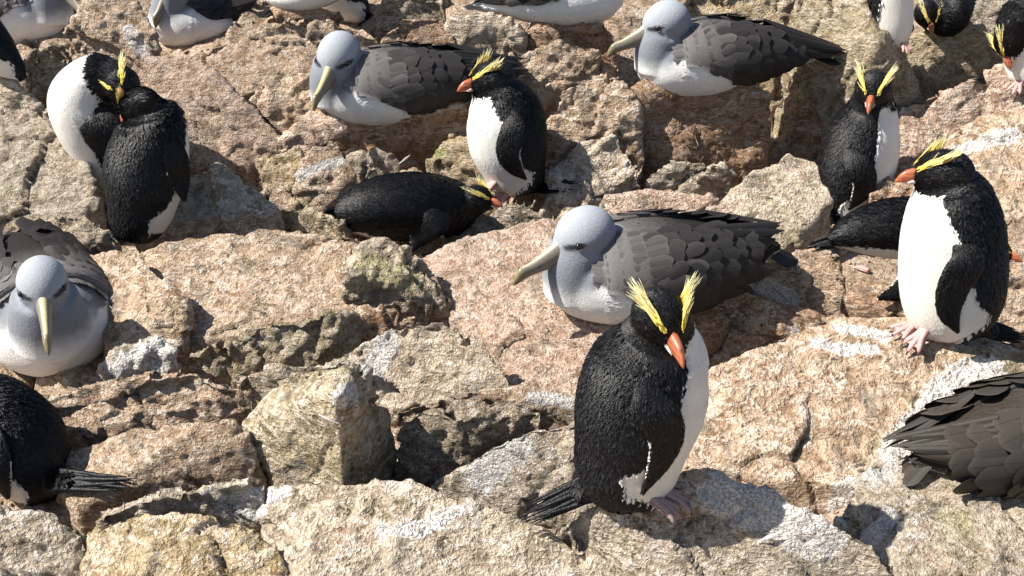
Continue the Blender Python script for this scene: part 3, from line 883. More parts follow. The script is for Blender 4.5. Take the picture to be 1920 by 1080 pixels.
        v, f = join(gs)
        part('gape_skin', v, f, SKIN, parent=bill, cols=np.tile([0.80, 0.62, 0.58], (len(v), 1)))
        for s in (-1, 1):
            ec = hc + L * 0.58 * r + HS * s * 0.71 * r + U * 0.10 * r
            v, f = ball(ec, np.eye(3) * 0.10 * r, 8, 12)
            part('eye', v, f, GLOSS, cols=np.tile([0.03, 0.012, 0.008], (len(v), 1)))
        R = random.Random(int(spec['foot'][0]))
        A_ = np.array([L * 1.12 * r, HS * 0.93 * r, U * 0.90 * r])
        for s in spec.get('crests', (-1, 1)):
            da = unit([0.93, 0.30 * s, 0.30]); db = unit([0.02, 0.66 * s, 0.80])
            bl_ = []; cl = []
            for i in range(spec.get('ncrest', 120)):
                q = (i + R.random()) / spec.get('ncrest', 120)
                dr = unit(da * (1 - q) + db * q + np.array([0, R.gauss(0, .045), R.gauss(0, .045)]))
                rootp = (dr @ A_) * (1.0) + hc + (L * 0.1 * r * (1 - q))
                nn = unit(dr @ A_)
                along = unit((db @ A_) - (da @ A_))
                cl_ = spec.get('lift', 0.55) * 0.8
                d = unit(along * (1 - 0.35 * q) + nn * (0.06 + cl_ * q ** 1.3) + U * 0.35 * q * cl_ + np.array([R.gauss(0, .045 + .09 * q) for _ in range(3)]))
                ln = r * (0.34 + 0.70 * q) * (0.6 + 0.7 * R.random()) * spec.get('clen', 0.85)
                kk = np.linspace(0, 1, 5)
                path = rootp + np.outer(kk * ln, d) - np.outer(0.10 * ln * kk ** 2, U)
                w_ = np.cross(d, nn)
                bl_.append(strip_loft(path, unit(w_), 0.019 * r, 0.008 * r, 4))
                c0 = np.array([0.85, 0.64, 0.10]); c1 = np.array([0.86, 0.82, 0.52])
                g_ = 0.25 * (1 - q) + 0.0
                nv = len(bl_[-1][0])
                kq = np.concatenate([np.repeat(kk, 4), [0, 1]])[:, None]
                mixk = np.clip(kq * (0.3 + 0.9 * q), 0, 1)
                cl.append(c0 * (1 - mixk) + c1 * mixk)
            v, f = join(bl_)
            part('crest', v, f, CRESTM, cols=np.vstack(cl))
    # ---- flippers lie against the flank
    from mathutils.bvhtree import BVHTree
    tree = BVHTree.FromPolygons(co.tolist(), quads.tolist())
    for (pts, wid, out) in spec.get('flip', ()):
        pp = []; out = unit(out)
        for q in pts:
            dr = ray(q[0], q[1])
            hit_ = tree.ray_cast(Vector(CAM), Vector(dr))
            w0 = P3(*q)
            if hit_[0] is not None:
                pp.append(np.array(hit_[0]) - dr * 0.012)
            else:
                if pp: w0 = at_depth(q[0], q[1], pp[-1][1] - 0.004)
                pp.append(w0)
        pp[0] = pp[0] + ray(*pts[0][:2]) * 0.016
        pp = np.array(pp)
        pc = catmull(np.hstack([pp, np.array(wid, float)[:, None] * sc]), 22)
        path = pc[:, :3]; w = np.maximum(pc[:, 3] / 2, 0.004)
        Tt = np.gradient(path, axis=0); Tt /= np.linalg.norm(Tt, axis=1)[:, None]
        Nn = out - (Tt @ out)[:, None] * Tt; Nn /= np.linalg.norm(Nn, axis=1)[:, None]
        W = np.cross(Tt, Nn)
        if (W.mean(0) @ unit(spec['front'])) > 0: W = -W
        kk = np.linspace(0, 1, 22)
        w *= np.clip((1.0 - kk ** 5) , 0.05, 1) * np.clip(0.62 + kk * 2.2, 0, 1)
        v, f = loft(path, W, Nn, w, np.minimum(0.16 * w + 0.003, 0.013), nseg=20)
        a = np.linspace(0, 2 * np.pi, 20, endpoint=False)
        edge = np.tile(np.sin(a), 22); inner = np.tile(-np.cos(a), 22)
        kf = np.repeat(kk, 20)
        sdv = np.maximum((edge - 0.93) * 0.06 - 0.03 * np.clip(np.abs(kf - 0.62) - 0.2, 0, 1), (inner - 0.55) * 0.02)
        sdv = np.concatenate([sdv, [-.01, -.01]])
        fl = part('flipper', v, f, PENG, attrs={'white': sdv, 'tint': np.full(len(v), 0.05)})
        G = np.random.default_rng(abs(int(pts[0][0]))); m_ = 2600
        fi = G.random(m_) * 20.5; fj = G.random(m_) * 2 * np.pi
        i0 = fi.astype(int); fr_ = (fi - i0)[:, None]
        lerp = lambda Q: Q[i0] * (1 - fr_) + Q[i0 + 1] * fr_
        th = np.minimum(0.16 * w + 0.003, 0.013)
        wi = lerp(w[:, None])[:, 0]; ti = lerp(th[:, None])[:, 0]
        Wl, Nl, Tl, Cl = lerp(W), lerp(Nn), lerp(Tt), lerp(path)
        p = Cl + Wl * (np.sin(fj) * wi)[:, None] + Nl * (np.cos(fj) * ti)[:, None]
        nn = Wl * (np.sin(fj) / wi)[:, None] + Nl * (np.cos(fj) / ti)[:, None]; nn /= np.linalg.norm(nn, axis=1)[:, None]
        dr = Tl + G.normal(size=(m_, 3)) * 0.12 + Wl * 0.25; dr -= (dr * nn).sum(1)[:, None] * nn; dr /= np.linalg.norm(dr, axis=1)[:, None]
        ln = 0.008 + 0.004 * G.random(m_); wd = 0.0018 + 0.0008 * G.random(m_); sv = np.cross(dr, nn)
        mdl = p + dr * (ln * .6)[:, None] + nn * (ln * .16)[:, None]
        V = np.stack([p - sv * (wd * .6)[:, None], p + sv * (wd * .6)[:, None], mdl + sv * wd[:, None], p + dr * ln[:, None] + nn * (ln * .22)[:, None], mdl - sv * wd[:, None]], 1).reshape(-1, 3)
        wa = np.where((np.sin(fj) > 0.95) & (np.abs(fi / 21 - .62) < .22) | (np.cos(fj) < -0.5), 0.02, -0.02)
        co_ = part('contour_feathers', V, np.arange(m_ * 5).reshape(-1, 5).tolist(), PENG, parent=fl, smooth=False, attrs={'white': np.repeat(wa, 5), 'tint': np.repeat(G.random(m_) ** 3 * 0.7, 5)})  # flipper feathers get painted glints through their tint too
        set_props(co_, kind='stuff')
    # ---- feet
    for (fx, fy, ang, *rest) in spec.get('feet', ()):
        h, n_ = surface_hit(fx, fy)
        col = rest[0] if rest else (0.62, 0.36, 0.33)
        a = math.radians(ang); fd = unit([math.cos(a), math.sin(a), 0]); sd_ = np.array([-fd[1], fd[0], 0])
        n_ = unit(n_ * 0.5 + np.array([0, 0, 1.0]))
        fd = unit(fd - (fd @ n_) * n_); sd_ = np.cross(n_, fd)
        l = 1.08 * r; z_ = l / 0.085; hp = h + n_ * 0.010 * z_
        fr = []
        for k_, sp_ in enumerate((-0.42, 0.02, 0.45)):
            td = unit(fd + sd_ * sp_)
            pth = np.array([hp - fd * 0.025 * z_ + n_ * 0.018 * z_, hp + td * 0.03 * z_ + n_ * 0.014 * z_, hp + td * 0.06 * z_ + n_ * 0.008 * z_, hp + td * l * (1.0 if k_ == 1 else .9)])
            pc = catmull(pth, 10); t2, f2, s2 = frames(pc, n_)
            rr = np.interp(np.linspace(0, 1, 10), [0, .3, .8, 1], [.012 * z_, .010 * z_, .0085 * z_, .005 * z_])
            fr.append(loft(pc, s2, f2, rr, rr * 0.8, nseg=10))
        pc = np.array([hp - fd * 0.02 * z_, hp + fd * 0.02 * z_, hp + fd * 0.05 * z_, hp + fd * 0.062 * z_]) + n_ * 0.006 * z_
        fr.append(loft(pc, np.tile(sd_, (4, 1)), np.tile(n_, (4, 1)), np.array([.012, .022, .030, .030]) * z_, np.array([.010, .006, .004, .002]) * z_, nseg=12))
        v, f = join(fr)
        foot = part('foot', v, f, SKIN, cols=np.tile(col, (len(v), 1)))
        for k_, sp_ in enumerate((-0.42, 0.02, 0.45)):
            td = unit(fd + sd_ * sp_); e = hp + td * l * (1.0 if k_ == 1 else .9)
            kk = np.linspace(0, 1, 6)
            path = e - td * .004 + np.outer(kk * 0.018 * z_, td) - np.outer(kk ** 2 * 0.008 * z_, n_)
            v, f = strip_loft(path, sd_, 0.0035 * z_, 0.0035 * z_, 6)
            part('claw', v, f, HORN, parent=foot, cols=np.tile([0.07, 0.05, 0.045], (len(v), 1)))
    # ---- stiff tail
    if 'tail' in spec:
        a, b, wpx = spec['tail']
        A = P3(*a); B = P3(*b)
        hb = surface_hit(*b[:2])[0]
        if np.linalg.norm(hb - CAM) < np.linalg.norm(B - CAM) + 0.01: B = hb - ray(*b[:2]) * 0.018
        d = B - A; ln = np.linalg.norm(d)
        lat = unit(np.cross(d, unit(spec['front']) * 0.4 + np.array([0.0, -0.5, 0.8])))
        R = random.Random(int(a[0])); tl = []
        for i in range(13):
            s = (i / 12 - 0.5) * 2
            dd = unit(unit(d) - lat * s * 0.12 * wpx * sc / ln + lat * R.gauss(0, .035))
            kk = np.linspace(0, 1, 8)
            L2 = ln * (1.0 - 0.22 * abs(s)) * (0.9 + 0.15 * R.random())
            path = A + lat * s * wpx * 0.5 * sc - unit(d) * 0.03 + np.outer(kk * (L2 + 0.03), dd) + np.outer(kk ** 2 * R.gauss(0, 0.004) + kk * R.gauss(0, .003), [0, 0, 1])
            tl.append(strip_loft(path, lat, 5.5 * sc, 1.8 * sc, 6, lambda q: np.clip(1.12 - q ** 2.2, 0.05, 1)))
        v, f = join(tl)
        part('tail', v, f, PENG, attrs={'white': np.full(len(v), -0.05), 'tint': np.full(len(v), 0.02)})
    return root

# ------------------------------------------------------------------ albatrosses
def feather_mesh(name, prof, nl=9, cur=0.12):
    xs = np.linspace(-1, 1, 5)
    V = []; Fc = []; E = []
    for i in range(nl):
        y = i / (nl - 1)
        hwid = np.interp(y, [p[0] for p in prof], [p[1] for p in prof])
        for x in xs:
            V.append((x * hwid * 0.5, y, -cur * (x * hwid * 0.5) ** 2 * 2 - 0.035 * y * y))
            E.append(max(abs(x), y if y > .5 else 0, 1.0 if i == nl - 1 else 0))
    for i in range(nl - 1):
        for j in range(4):
            a = i * 5 + j; Fc.append((a, a + 1, a + 6, a + 5))
    me = bpy.data.meshes.new(name); me.from_pydata(V, [], Fc); me.shade_smooth()
    at = me.attributes.new('edge', 'FLOAT', 'POINT'); at.data.foreach_set('value', np.array(E, np.float32))
    me.materials.append(FEATH)
    return me
FM_COVERT = feather_mesh('covert_feather', [(0, .35), (.3, .85), (.65, 1.0), (.85, .8), (.95, .5), (1, .22)])
FM_SECOND = feather_mesh('secondary_feather', [(0, .5), (.2, .9), (.75, 1.0), (.9, .72), (.97, .4), (1, .15)])
FM_PRIM = feather_mesh('primary_feather', [(0, .6), (.2, 1.0), (.6, .9), (.85, .6), (.95, .32), (1, .08)])
def wing_low(q, wlow):
    u = min(1.0, max(0.0, q / 0.55)); u = u * u * (3 - 2 * u)
    return (wlow - 22) + 50 * u - 22 * max(0.0, q - 0.6) / 0.4
def plan_albatross(spec):
    hit, nor, sc, P3 = bird_points(spec)
    sp = np.array([[*P3(x, y, dy), rs * sc, rv * sc] for (x, y, dy, rs, rv) in spec['spine']])
    cs = catmull(sp, 48); c, rs, rv = cs[:, :3], np.maximum(cs[:, 3], 0.006), np.maximum(cs[:, 4], 0.006)
    T, F, S = frames(c, unit(spec.get('belly', (0, 0, -1))))
    parts = [loft(c, S, F, rs, rv)]
    nk = np.array([[*P3(x, y, dy), r * sc] for (x, y, dy, r) in spec['neck']])
    nc = catmull(nk, 20); t2, f2, s2 = frames(nc[:, :3], to_dir(spec['look'], *spec['head'][:2]) * np.array([1, 1, 0]) + np.array([0.01, -0.02, 0]))
    parts.append(loft(nc[:, :3], s2, f2, nc[:, 3], nc[:, 3]))
    hx, hy, hd, hr = spec['head']; hc = P3(hx, hy, hd); r = hr * sc
    L, U, HS = head_frame(to_dir(spec['look'], hx, hy))
    parts.append(ball(hc, np.array([L * 1.05 * r, HS * 0.86 * r, U * 0.95 * r])))
    parts.append(ball(hc + L * 0.45 * r - U * 0.22 * r, np.array([L * 0.72 * r, HS * 0.58 * r, U * 0.66 * r])))
    spec['_'] = dict(hit=hit, sc=sc, P3=P3, c=c, rs=rs, rv=rv, T=T, F=F, S=S, hc=hc, r=r, L=L, U=U, HS=HS, nc=nc)
    JOBS.append((spec, temp_mesh(parts), 0.0065, 8))

def finish_albatross(spec, me):
    g = spec['_']; sc, P3, c, T, F, S, rs, rv = (g[k] for k in ('sc', 'P3', 'c', 'T', 'F', 'S', 'rs', 'rv'))
    hc, r, L, U, HS, nc = (g[k] for k in ('hc', 'r', 'L', 'U', 'HS', 'nc'))
    mid = len(c) // 2
    o0 = c[mid].copy(); o0[2] -= rv[mid]
    root = empty('albatross', o0)
    set_props(root, spec['label'], 'albatross', 'sitting albatrosses')
    co = get_co(me).astype(float)
    D = np.sqrt(((co[:, None, :] - c[None]) ** 2).sum(2)) / rs[None]
    k = D.argmin(1); t = k / (len(c) - 1)
    v = co - c[k]
    phi = np.degrees(np.abs(np.arctan2((v * S[k]).sum(1), -(v * F[k]).sum(1))))       # 0 = back, 180 = belly
    Dn = np.sqrt(((co[:, None, :] - nc[None, :, :3]) ** 2).sum(2)) / nc[None, :, 3]
    kn = Dn.argmin(1); tn = kn / (len(nc) - 1)
    dn = Dn.min(1)
    white = np.array([0.84, 0.83, 0.80]); grey = np.array(spec.get('grey', (0.225, 0.24, 0.27)))
    crown = np.array([0.36, 0.385, 0.42]); mantle = np.array([0.125, 0.115, 0.112]); dark = np.array(spec.get('dark', (0.022, 0.0195, 0.0185)))
    def sm(x, a, b):
        u = np.clip((x - a) / (b - a), 0, 1); return (u * u * (3 - 2 * u))[:, None]
    jit = perlin((co / 0.02).astype(np.float32), 3) * 6
    t1_, t0_ = spec.get('wing', (0.80, 0.10))
    wl = np.array([wing_low((t1_ - tt) / (t1_ - t0_), spec.get('wedge', 100)) for tt in np.linspace(0, 1, len(c))])[k] - 6
    back = sm(phi + jit - wl, 4, -4)
    bc = mantle * sm(t, .45, .75) + dark * (1 - sm(t, .45, .75))
    col = white * (1 - back) + bc * back
    hz = co[:, 2]
    nz0, nz1 = nc[0, 2] - 0.2 * nc[0, 3], nc[-1, 2]
    up = sm(hz + jit * 0.0015, nz0 + (nz1 - nz0) * spec.get('g0', 0.05), nz0 + (nz1 - nz0) * spec.get('g1', 0.55))
    isn = sm(dn, 1.55, 1.05) * sm(tn, -0.1, 0.12)
    ng = white * (1 - up) + grey * up
    col = col * (1 - isn) + ng * isn
    hq = (co - hc) / r
    a, b_, s_ = hq @ L, hq @ U, hq @ HS
    ish = sm(-np.sqrt((a / 1.15) ** 2 + (s_ / .95) ** 2 + (b_ / 1.05) ** 2), -1.22, -1.0)
    hcol = grey * 1.12 + (crown - grey * 1.12) * sm(b_ + 0.12 * a, 0.12, 0.34)
    col = col * (1 - ish) + hcol * ish
    ex = np.sqrt(((a - 0.66) / 0.40) ** 2 + ((b_ - 0.15) / 0.115) ** 2)
    brow = sm(-ex, -1.15, -0.65) * sm(np.abs(s_), 0.22, 0.42)
    col = col * (1 - brow * 0.92) + np.array([0.012, 0.012, 0.014]) * brow * 0.92
    me.vertices.foreach_set('co', (co - o0).astype(np.float32).ravel())
    at = me.color_attributes.new('col', 'FLOAT_COLOR', 'POINT')
    c4 = np.ones((len(co), 4), np.float32); c4[:, :3] = col; at.data.foreach_set('color', c4.ravel())
    me.shade_smooth(); me.update(); me.name = 'body'
    me.materials.clear(); me.materials.append(DOWN)
    body = bpy.data.objects.new('body', me); link(body, root)
    def part(name, verts, faces, mat, parent=root, **kw):
        o = add_mesh(name, np.asarray(verts) - o0, faces, mat, None, **kw)
        o.parent = parent
        return o
    nqa = len(me.polygons)
    qd = np.empty(len(me.loops), np.int32); me.loops.foreach_get('vertex_index', qd)
    if len(qd) == nqa * 4 and spec.get('nf', 16000):
        qd = qd.reshape(-1, 4); G = np.random.default_rng(int(spec['foot'][0]))
        nf = spec.get('nf', 16000)
        no = get_no(me).astype(float)
        pick = G.integers(0, nqa, nf); w4 = G.random((nf, 4)) + .05; w4 /= w4.sum(1)[:, None]; qi = qd[pick]
        p = (co[qi] * w4[:, :, None]).sum(1); nn = no[qi].mean(1); nn /= np.linalg.norm(nn, axis=1)[:, None] + 1e-9
        cf = (col[qi] * w4[:, :, None]).sum(1)
        nT = np.gradient(nc[:, :3], axis=0); nT /= np.linalg.norm(nT, axis=1)[:, None]
        vi = qi[:, 0]
        ih, isk = ish[vi], isn[vi]
        dr = -T[k[vi]] * (1 - isk) - nT[kn[vi]] * isk
        dr = dr * (1 - ih) - L * ih + G.normal(size=(nf, 3)) * 0.14
        dr -= (dr * nn).sum(1)[:, None] * nn; dr /= np.linalg.norm(dr, axis=1)[:, None] + 1e-9
        keep = (ih[:, 0] < 0.1) & (isk[:, 0] < .15)
        fsz = np.where(ih[:, 0] > .5, .5, np.where(isk[:, 0] > .5, .75, 1.0))
        ln = (0.018 + 0.010 * G.random(nf)) * fsz; wd = (0.004 + 0.002 * G.random(nf)) * fsz
        lift = 0.03 + 0.035 * G.random(nf)
        sdv = np.cross(dr, nn); b0_ = p - nn * 0.0008
        tip = b0_ + dr * ln[:, None] + nn * (lift * ln)[:, None]; md = b0_ + dr * (ln * .6)[:, None] + nn * (lift * ln * .8)[:, None]
        V = np.stack([b0_ - sdv * (wd * .6)[:, None], b0_ + sdv * (wd * .6)[:, None], md + sdv * wd[:, None], tip, md - sdv * wd[:, None]], 1)[keep]
        m_ = len(V); cf = cf[keep] * (0.96 + 0.06 * G.random((m_, 1)))
        fm = bpy.data.meshes.new('contour_feathers'); fm.vertices.add(m_ * 5); fm.vertices.foreach_set('co', (V.reshape(-1, 3) - o0).astype(np.float32).ravel())
        fm.loops.add(m_ * 5); fm.loops.foreach_set('vertex_index', np.arange(m_ * 5, dtype=np.int32))
        fm.polygons.add(m_); fm.polygons.foreach_set('loop_start', np.arange(0, m_ * 5, 5, dtype=np.int32)); fm.update(calc_edges=True); fm.shade_smooth()
        at = fm.color_attributes.new('col', 'FLOAT_COLOR', 'POINT'); c4 = np.ones((m_ * 5, 4), np.float32); c4[:, :3] = np.repeat(cf, 5, axis=0); at.data.foreach_set('color', c4.ravel())
        fm.materials.append(DOWN); fo = bpy.data.objects.new('contour_feathers', fm); link(fo, body); set_props(fo, kind='stuff')
    # ---- bill with a hooked tip
    bl = r * spec.get('bill', 1.95)
    b0 = hc + L * 0.86 * r - U * 0.16 * r
    kk = np.linspace(0, 1, 20)
    dip = -0.05 * np.sin(kk * np.pi) - 0.10 * kk - np.clip(kk - .78, 0, 1) ** 1.4 * 1.9
    cen = b0 + np.outer(kk * bl, L) + np.outer(dip * bl * 0.55, U)
    hh = r * np.interp(kk, [0, .25, .6, .82, .93, 1], [.46, .34, .225, .22, .15, .02])
    hw = r * np.interp(kk, [0, .25, .6, .82, .93, 1], [.30, .22, .155, .13, .09, .015])
    v, f = loft(cen, np.tile(HS, (20, 1)), np.tile(U, (20, 1)), hw, hh, nseg=24)
    an = np.concatenate([np.tile(np.cos(np.linspace(0, 2 * np.pi, 24, endpoint=False)), 20), [0, 0]])
    kv = np.concatenate([np.repeat(kk, 24), [0, 1]])
    side = np.array([0.22, 0.195, 0.155]); ridge = np.array(spec.get('ridge', (0.52, 0.46, 0.33))); low = np.array([0.36, 0.32, 0.24]); nail = np.array([0.24, 0.20, 0.11])
    u = sm(an, .84, .93); lo = sm(-an, .55, .8)
    cc = side * (1 - u) * (1 - lo) + ridge * u + low * lo * (1 - u)
    seam = np.exp(-((an + 0.45) / 0.07) ** 2)[:, None]
    cc = cc * (1 - 0.6 * seam)
    tipm = sm(kv, .74, .80); cc = cc * (1 - tipm) + nail * tipm * (1 - 0.6 * sm(-an, 0.2, .6))
    bill = part('bill', v, f, HORN, cols=cc)
    # thin dark rim where the bill meets the face
    rim = loft(np.array([b0 - L * .02 * r, b0 + L * 0.07 * r]), np.tile(HS, (2, 1)), np.tile(U, (2, 1)), hw[:2] * 1.03, hh[:2] * 1.03, nseg=24)
    part('bill_rim', *rim, HORN, parent=bill, cols=np.tile([0.05, 0.04, 0.035], (len(rim[0]), 1)))
    for s in (-1, 1):
        ec = hc + L * 0.56 * r + HS * s * 0.66 * r + U * 0.15 * r
        vv, ff = ball(ec, np.eye(3) * 0.125 * r, 8, 12)
        eye = part('eye', vv, ff, GLOSS, cols=np.tile([0.012, 0.009, 0.008], (len(vv), 1)))
        pc = catmull(np.array([ec - L * .16 * r - U * .07 * r + HS * s * .035 * r, ec - L * .04 * r - U * .125 * r + HS * s * .06 * r, ec + L * .08 * r - U * .12 * r + HS * s * .045 * r]), 7)
        vv, ff = strip_loft(pc, U, 0.022 * r, 0.02 * r, 6, lambda q: np.sin(np.pi * (0.1 + 0.8 * q)))
        part('eyelid', vv, ff, DOWN, parent=eye, cols=np.tile([0.8, 0.8, 0.8], (len(vv), 1)))
    # ---- folded wings with their feathers
    n_ = len(c)
    def surf(tt, ph, off):
        i = np.clip(tt, 0, 1) * (n_ - 1); i0 = int(min(i, n_ - 2)); w = i - i0
        lerp = lambda A: A[i0] * (1 - w) + A[i0 + 1] * w
        cc_, s, f_, a1, a2, tg = lerp(c), lerp(S), lerp(F), lerp(rs), lerp(rv), lerp(T)
        p = cc_ + s * (a1 + off) * math.sin(ph) - f_ * (a2 + off) * math.cos(ph)
        nn = unit(s * math.sin(ph) / a1 - f_ * math.cos(ph) / a2)
        return p, nn, unit(tg)
    R = random.Random(int(spec['foot'][0]) + 5)
    t1, t0 = spec.get('wing', (0.80, 0.10))
    wlow = spec.get('wedge', 100)
    for side_ in (-1, 1):
        nu, nv = 22, 12
        outer = []; inner = []
        for i in range(nu):
            q = i / (nu - 1); tt = t1 + (t0 - t1) * q
            lo_ = wing_low(q, wlow)
            hi_ = 14 + 6 * q
            for j in range(nv):
                w = j / (nv - 1)
                ph = math.radians(hi_ + (lo_ - hi_) * w) * side_
                bul = 0.016 * math.sin(math.pi * min(1, q * 1.2 + .08)) ** .5 * math.sin(math.pi * (0.12 + 0.80 * w)) + 0.004
                p, nn, tg = surf(tt, ph, 0)
                outer.append(p + nn * bul); inner.append(p - nn * 0.006)
        V = np.array(outer + inner); o_ = nu * nv; Fc = []
        for i in range(nu - 1):
            for j in range(nv - 1):
                a_, b2, c2, d2 = i * nv + j, i * nv + j + 1, (i + 1) * nv + j + 1, (i + 1) * nv + j
                Fc.append((a_, b2, c2, d2)); Fc.append((a_ + o_, d2 + o_, c2 + o_, b2 + o_))
        for i in range(nu - 1):
            for j in (0, nv - 1):
                a_, d2 = i * nv + j, (i + 1) * nv + j
                Fc.append((a_, d2, d2 + o_, a_ + o_))
        for j in range(nv - 1):
            for i in (0, nu - 1):
                a_, b2 = i * nv + j, i * nv + j + 1
                Fc.append((a_, a_ + o_, b2 + o_, b2))
        qv = np.tile(np.repeat(np.linspace(0, 1, nu), nv), 2)[:, None]
        qs = np.clip(qv / 0.55, 0, 1)
        wc = mantle * 1.35 * (1 - qs) + dark * qs
        wing = part('wing', V, Fc, DOWN, cols=wc)
        if side_ in spec.get('bare', ()): continue
        def put(mesh, name, p, nn, d, w, l, tilt, colr, free=False):
            if free: d = unit(d); nn = unit(nn - (nn @ d) * d)
            d = unit(d - (d @ nn) * nn)
            y = unit(d * math.cos(tilt) + nn * math.sin(tilt)); x = unit(np.cross(y, nn)); z = np.cross(x, y)
            M = Matrix(((x[0] * w, y[0] * l, z[0] * l, p[0] - o0[0]), (x[1] * w, y[1] * l, z[1] * l, p[1] - o0[1]), (x[2] * w, y[2] * l, z[2] * l, p[2] - o0[2]), (0, 0, 0, 1)))
            o = bpy.data.objects.new(name, mesh); link(o, wing); o.matrix_local = M
            o.color = (*colr, 1)
        rows = spec.get('rows', 11)
        for i in range(rows):
            q = (i - 0.6) / rows
            tt = t1 + 0.02 + (t0 + 0.10 - t1) * q
            lo_ = wing_low(q, wlow) - 4
            hi_ = 14 + 4 * q
            p0, n0, tg = surf(tt, math.radians(50) * side_, 0)
            rr = np.interp(tt, np.linspace(0, 1, n_), rs)
            wpx = (0.22 + 0.14 * q) * spec['R'] * sc * spec.get('fs', 1.0)
            cnt = max(4, int(rr * math.radians(lo_ - hi_) / (wpx * 0.62)))
            for j in range(cnt):
                w = (j + 0.5 + (0.5 if i % 2 else 0) * 0.9 + R.uniform(-.18, .18)) / (cnt + 0.4)
                if w > 1.0: continue
                ph = math.radians(hi_ + (lo_ - hi_) * w) * side_
                bul = 0.016 * math.sin(math.pi * min(1, max(q, 0) * 1.2 + .08)) ** .5 * math.sin(math.pi * (0.12 + 0.80 * w)) + 0.0058 - 0.002 * R.random()
                q_ = max(q, 0.0)
                p, nn, tg = surf(tt, ph, 0)
                p = p + nn * bul
                sh = min(1.0, max(0.0, 1 - (q + R.gauss(0, .05)) / (0.36 + 0.14 * math.sin(3 * w)))) ** 1.3
                colr = (mantle * 1.3 * sh + dark * (1 - sh)) * R.uniform(0.88, 1.15)
                droop = np.array([0, 0, 1.0]) * 0.06 * w
                if q < 0.62: put(FM_COVERT, 'covert_feather', p, nn, -tg + droop + 0.15 * np.array([R.gauss(0, 1) for _ in range(3)]), wpx * R.uniform(.9, 1.25), wpx * R.uniform(1.3, 1.75), R.uniform(-.015, .025), colr)
                else: put(FM_SECOND, 'flight_feather', p, nn, -tg + droop + 0.12 * np.array([R.gauss(0, 1) for _ in range(3)]), wpx * R.uniform(.9, 1.15), wpx * R.uniform(1.7, 2.3), R.uniform(-.015, .02), colr)
        tipv = P3(*spec['wingtip'])
        for i in range(9):
            w = i / 8
            ph = math.radians(22 + 50 * w) * side_
            p, nn, tg = surf(t0 + 0.22 - 0.06 * w, ph, 0.012)
            d = tipv - p
            ln = np.linalg.norm(d) * (0.98 - 0.36 * w) * R.uniform(0.94, 1.03)
            put(FM_PRIM, 'primary_feather', p + nn * (0.006 + 0.002 * (8 - i)), nn, unit(d) + 0.03 * np.array([R.gauss(0, 1) for _ in range(3)]), 0.24 * spec['R'] * sc, ln, 0.0, dark * R.uniform(.7, 1.0), True)
    # ---- tail fan and white under-tail
    if spec.get('notail'): return root
    A = c[2]; B = P3(*spec['tailtip']); d = unit(B - A); ln = np.linalg.norm(B - A)
    lat = unit(np.cross(d, [0, 0, 1]))
    for i in range(9):
        s = (i / 8 - .5) * 2
        y = unit(d + lat * s * 0.26); z = unit(np.cross(np.cross(y, [0, 0, 1]), y)); x = np.cross(y, z)
        w = 0.26 * spec['R'] * sc; l2 = ln * (1.06 - 0.12 * abs(s)); p = A + lat * s * 0.12 * spec['R'] * sc - d * 0.02 + z * (0.006 - 0.004 * abs(s))
        M = Matrix(((x[0] * w, y[0] * l2, z[0] * l2, p[0] - o0[0]), (x[1] * w, y[1] * l2, z[1] * l2, p[1] - o0[1]), (x[2] * w, y[2] * l2, z[2] * l2, p[2] - o0[2]), (0, 0, 0, 1)))
        o = bpy.data.objects.new('tail_feather', FM_SECOND); link(o, root); o.matrix_local = M
        o.color = (*(dark * R.uniform(.7, 1.2)), 1)
    return root
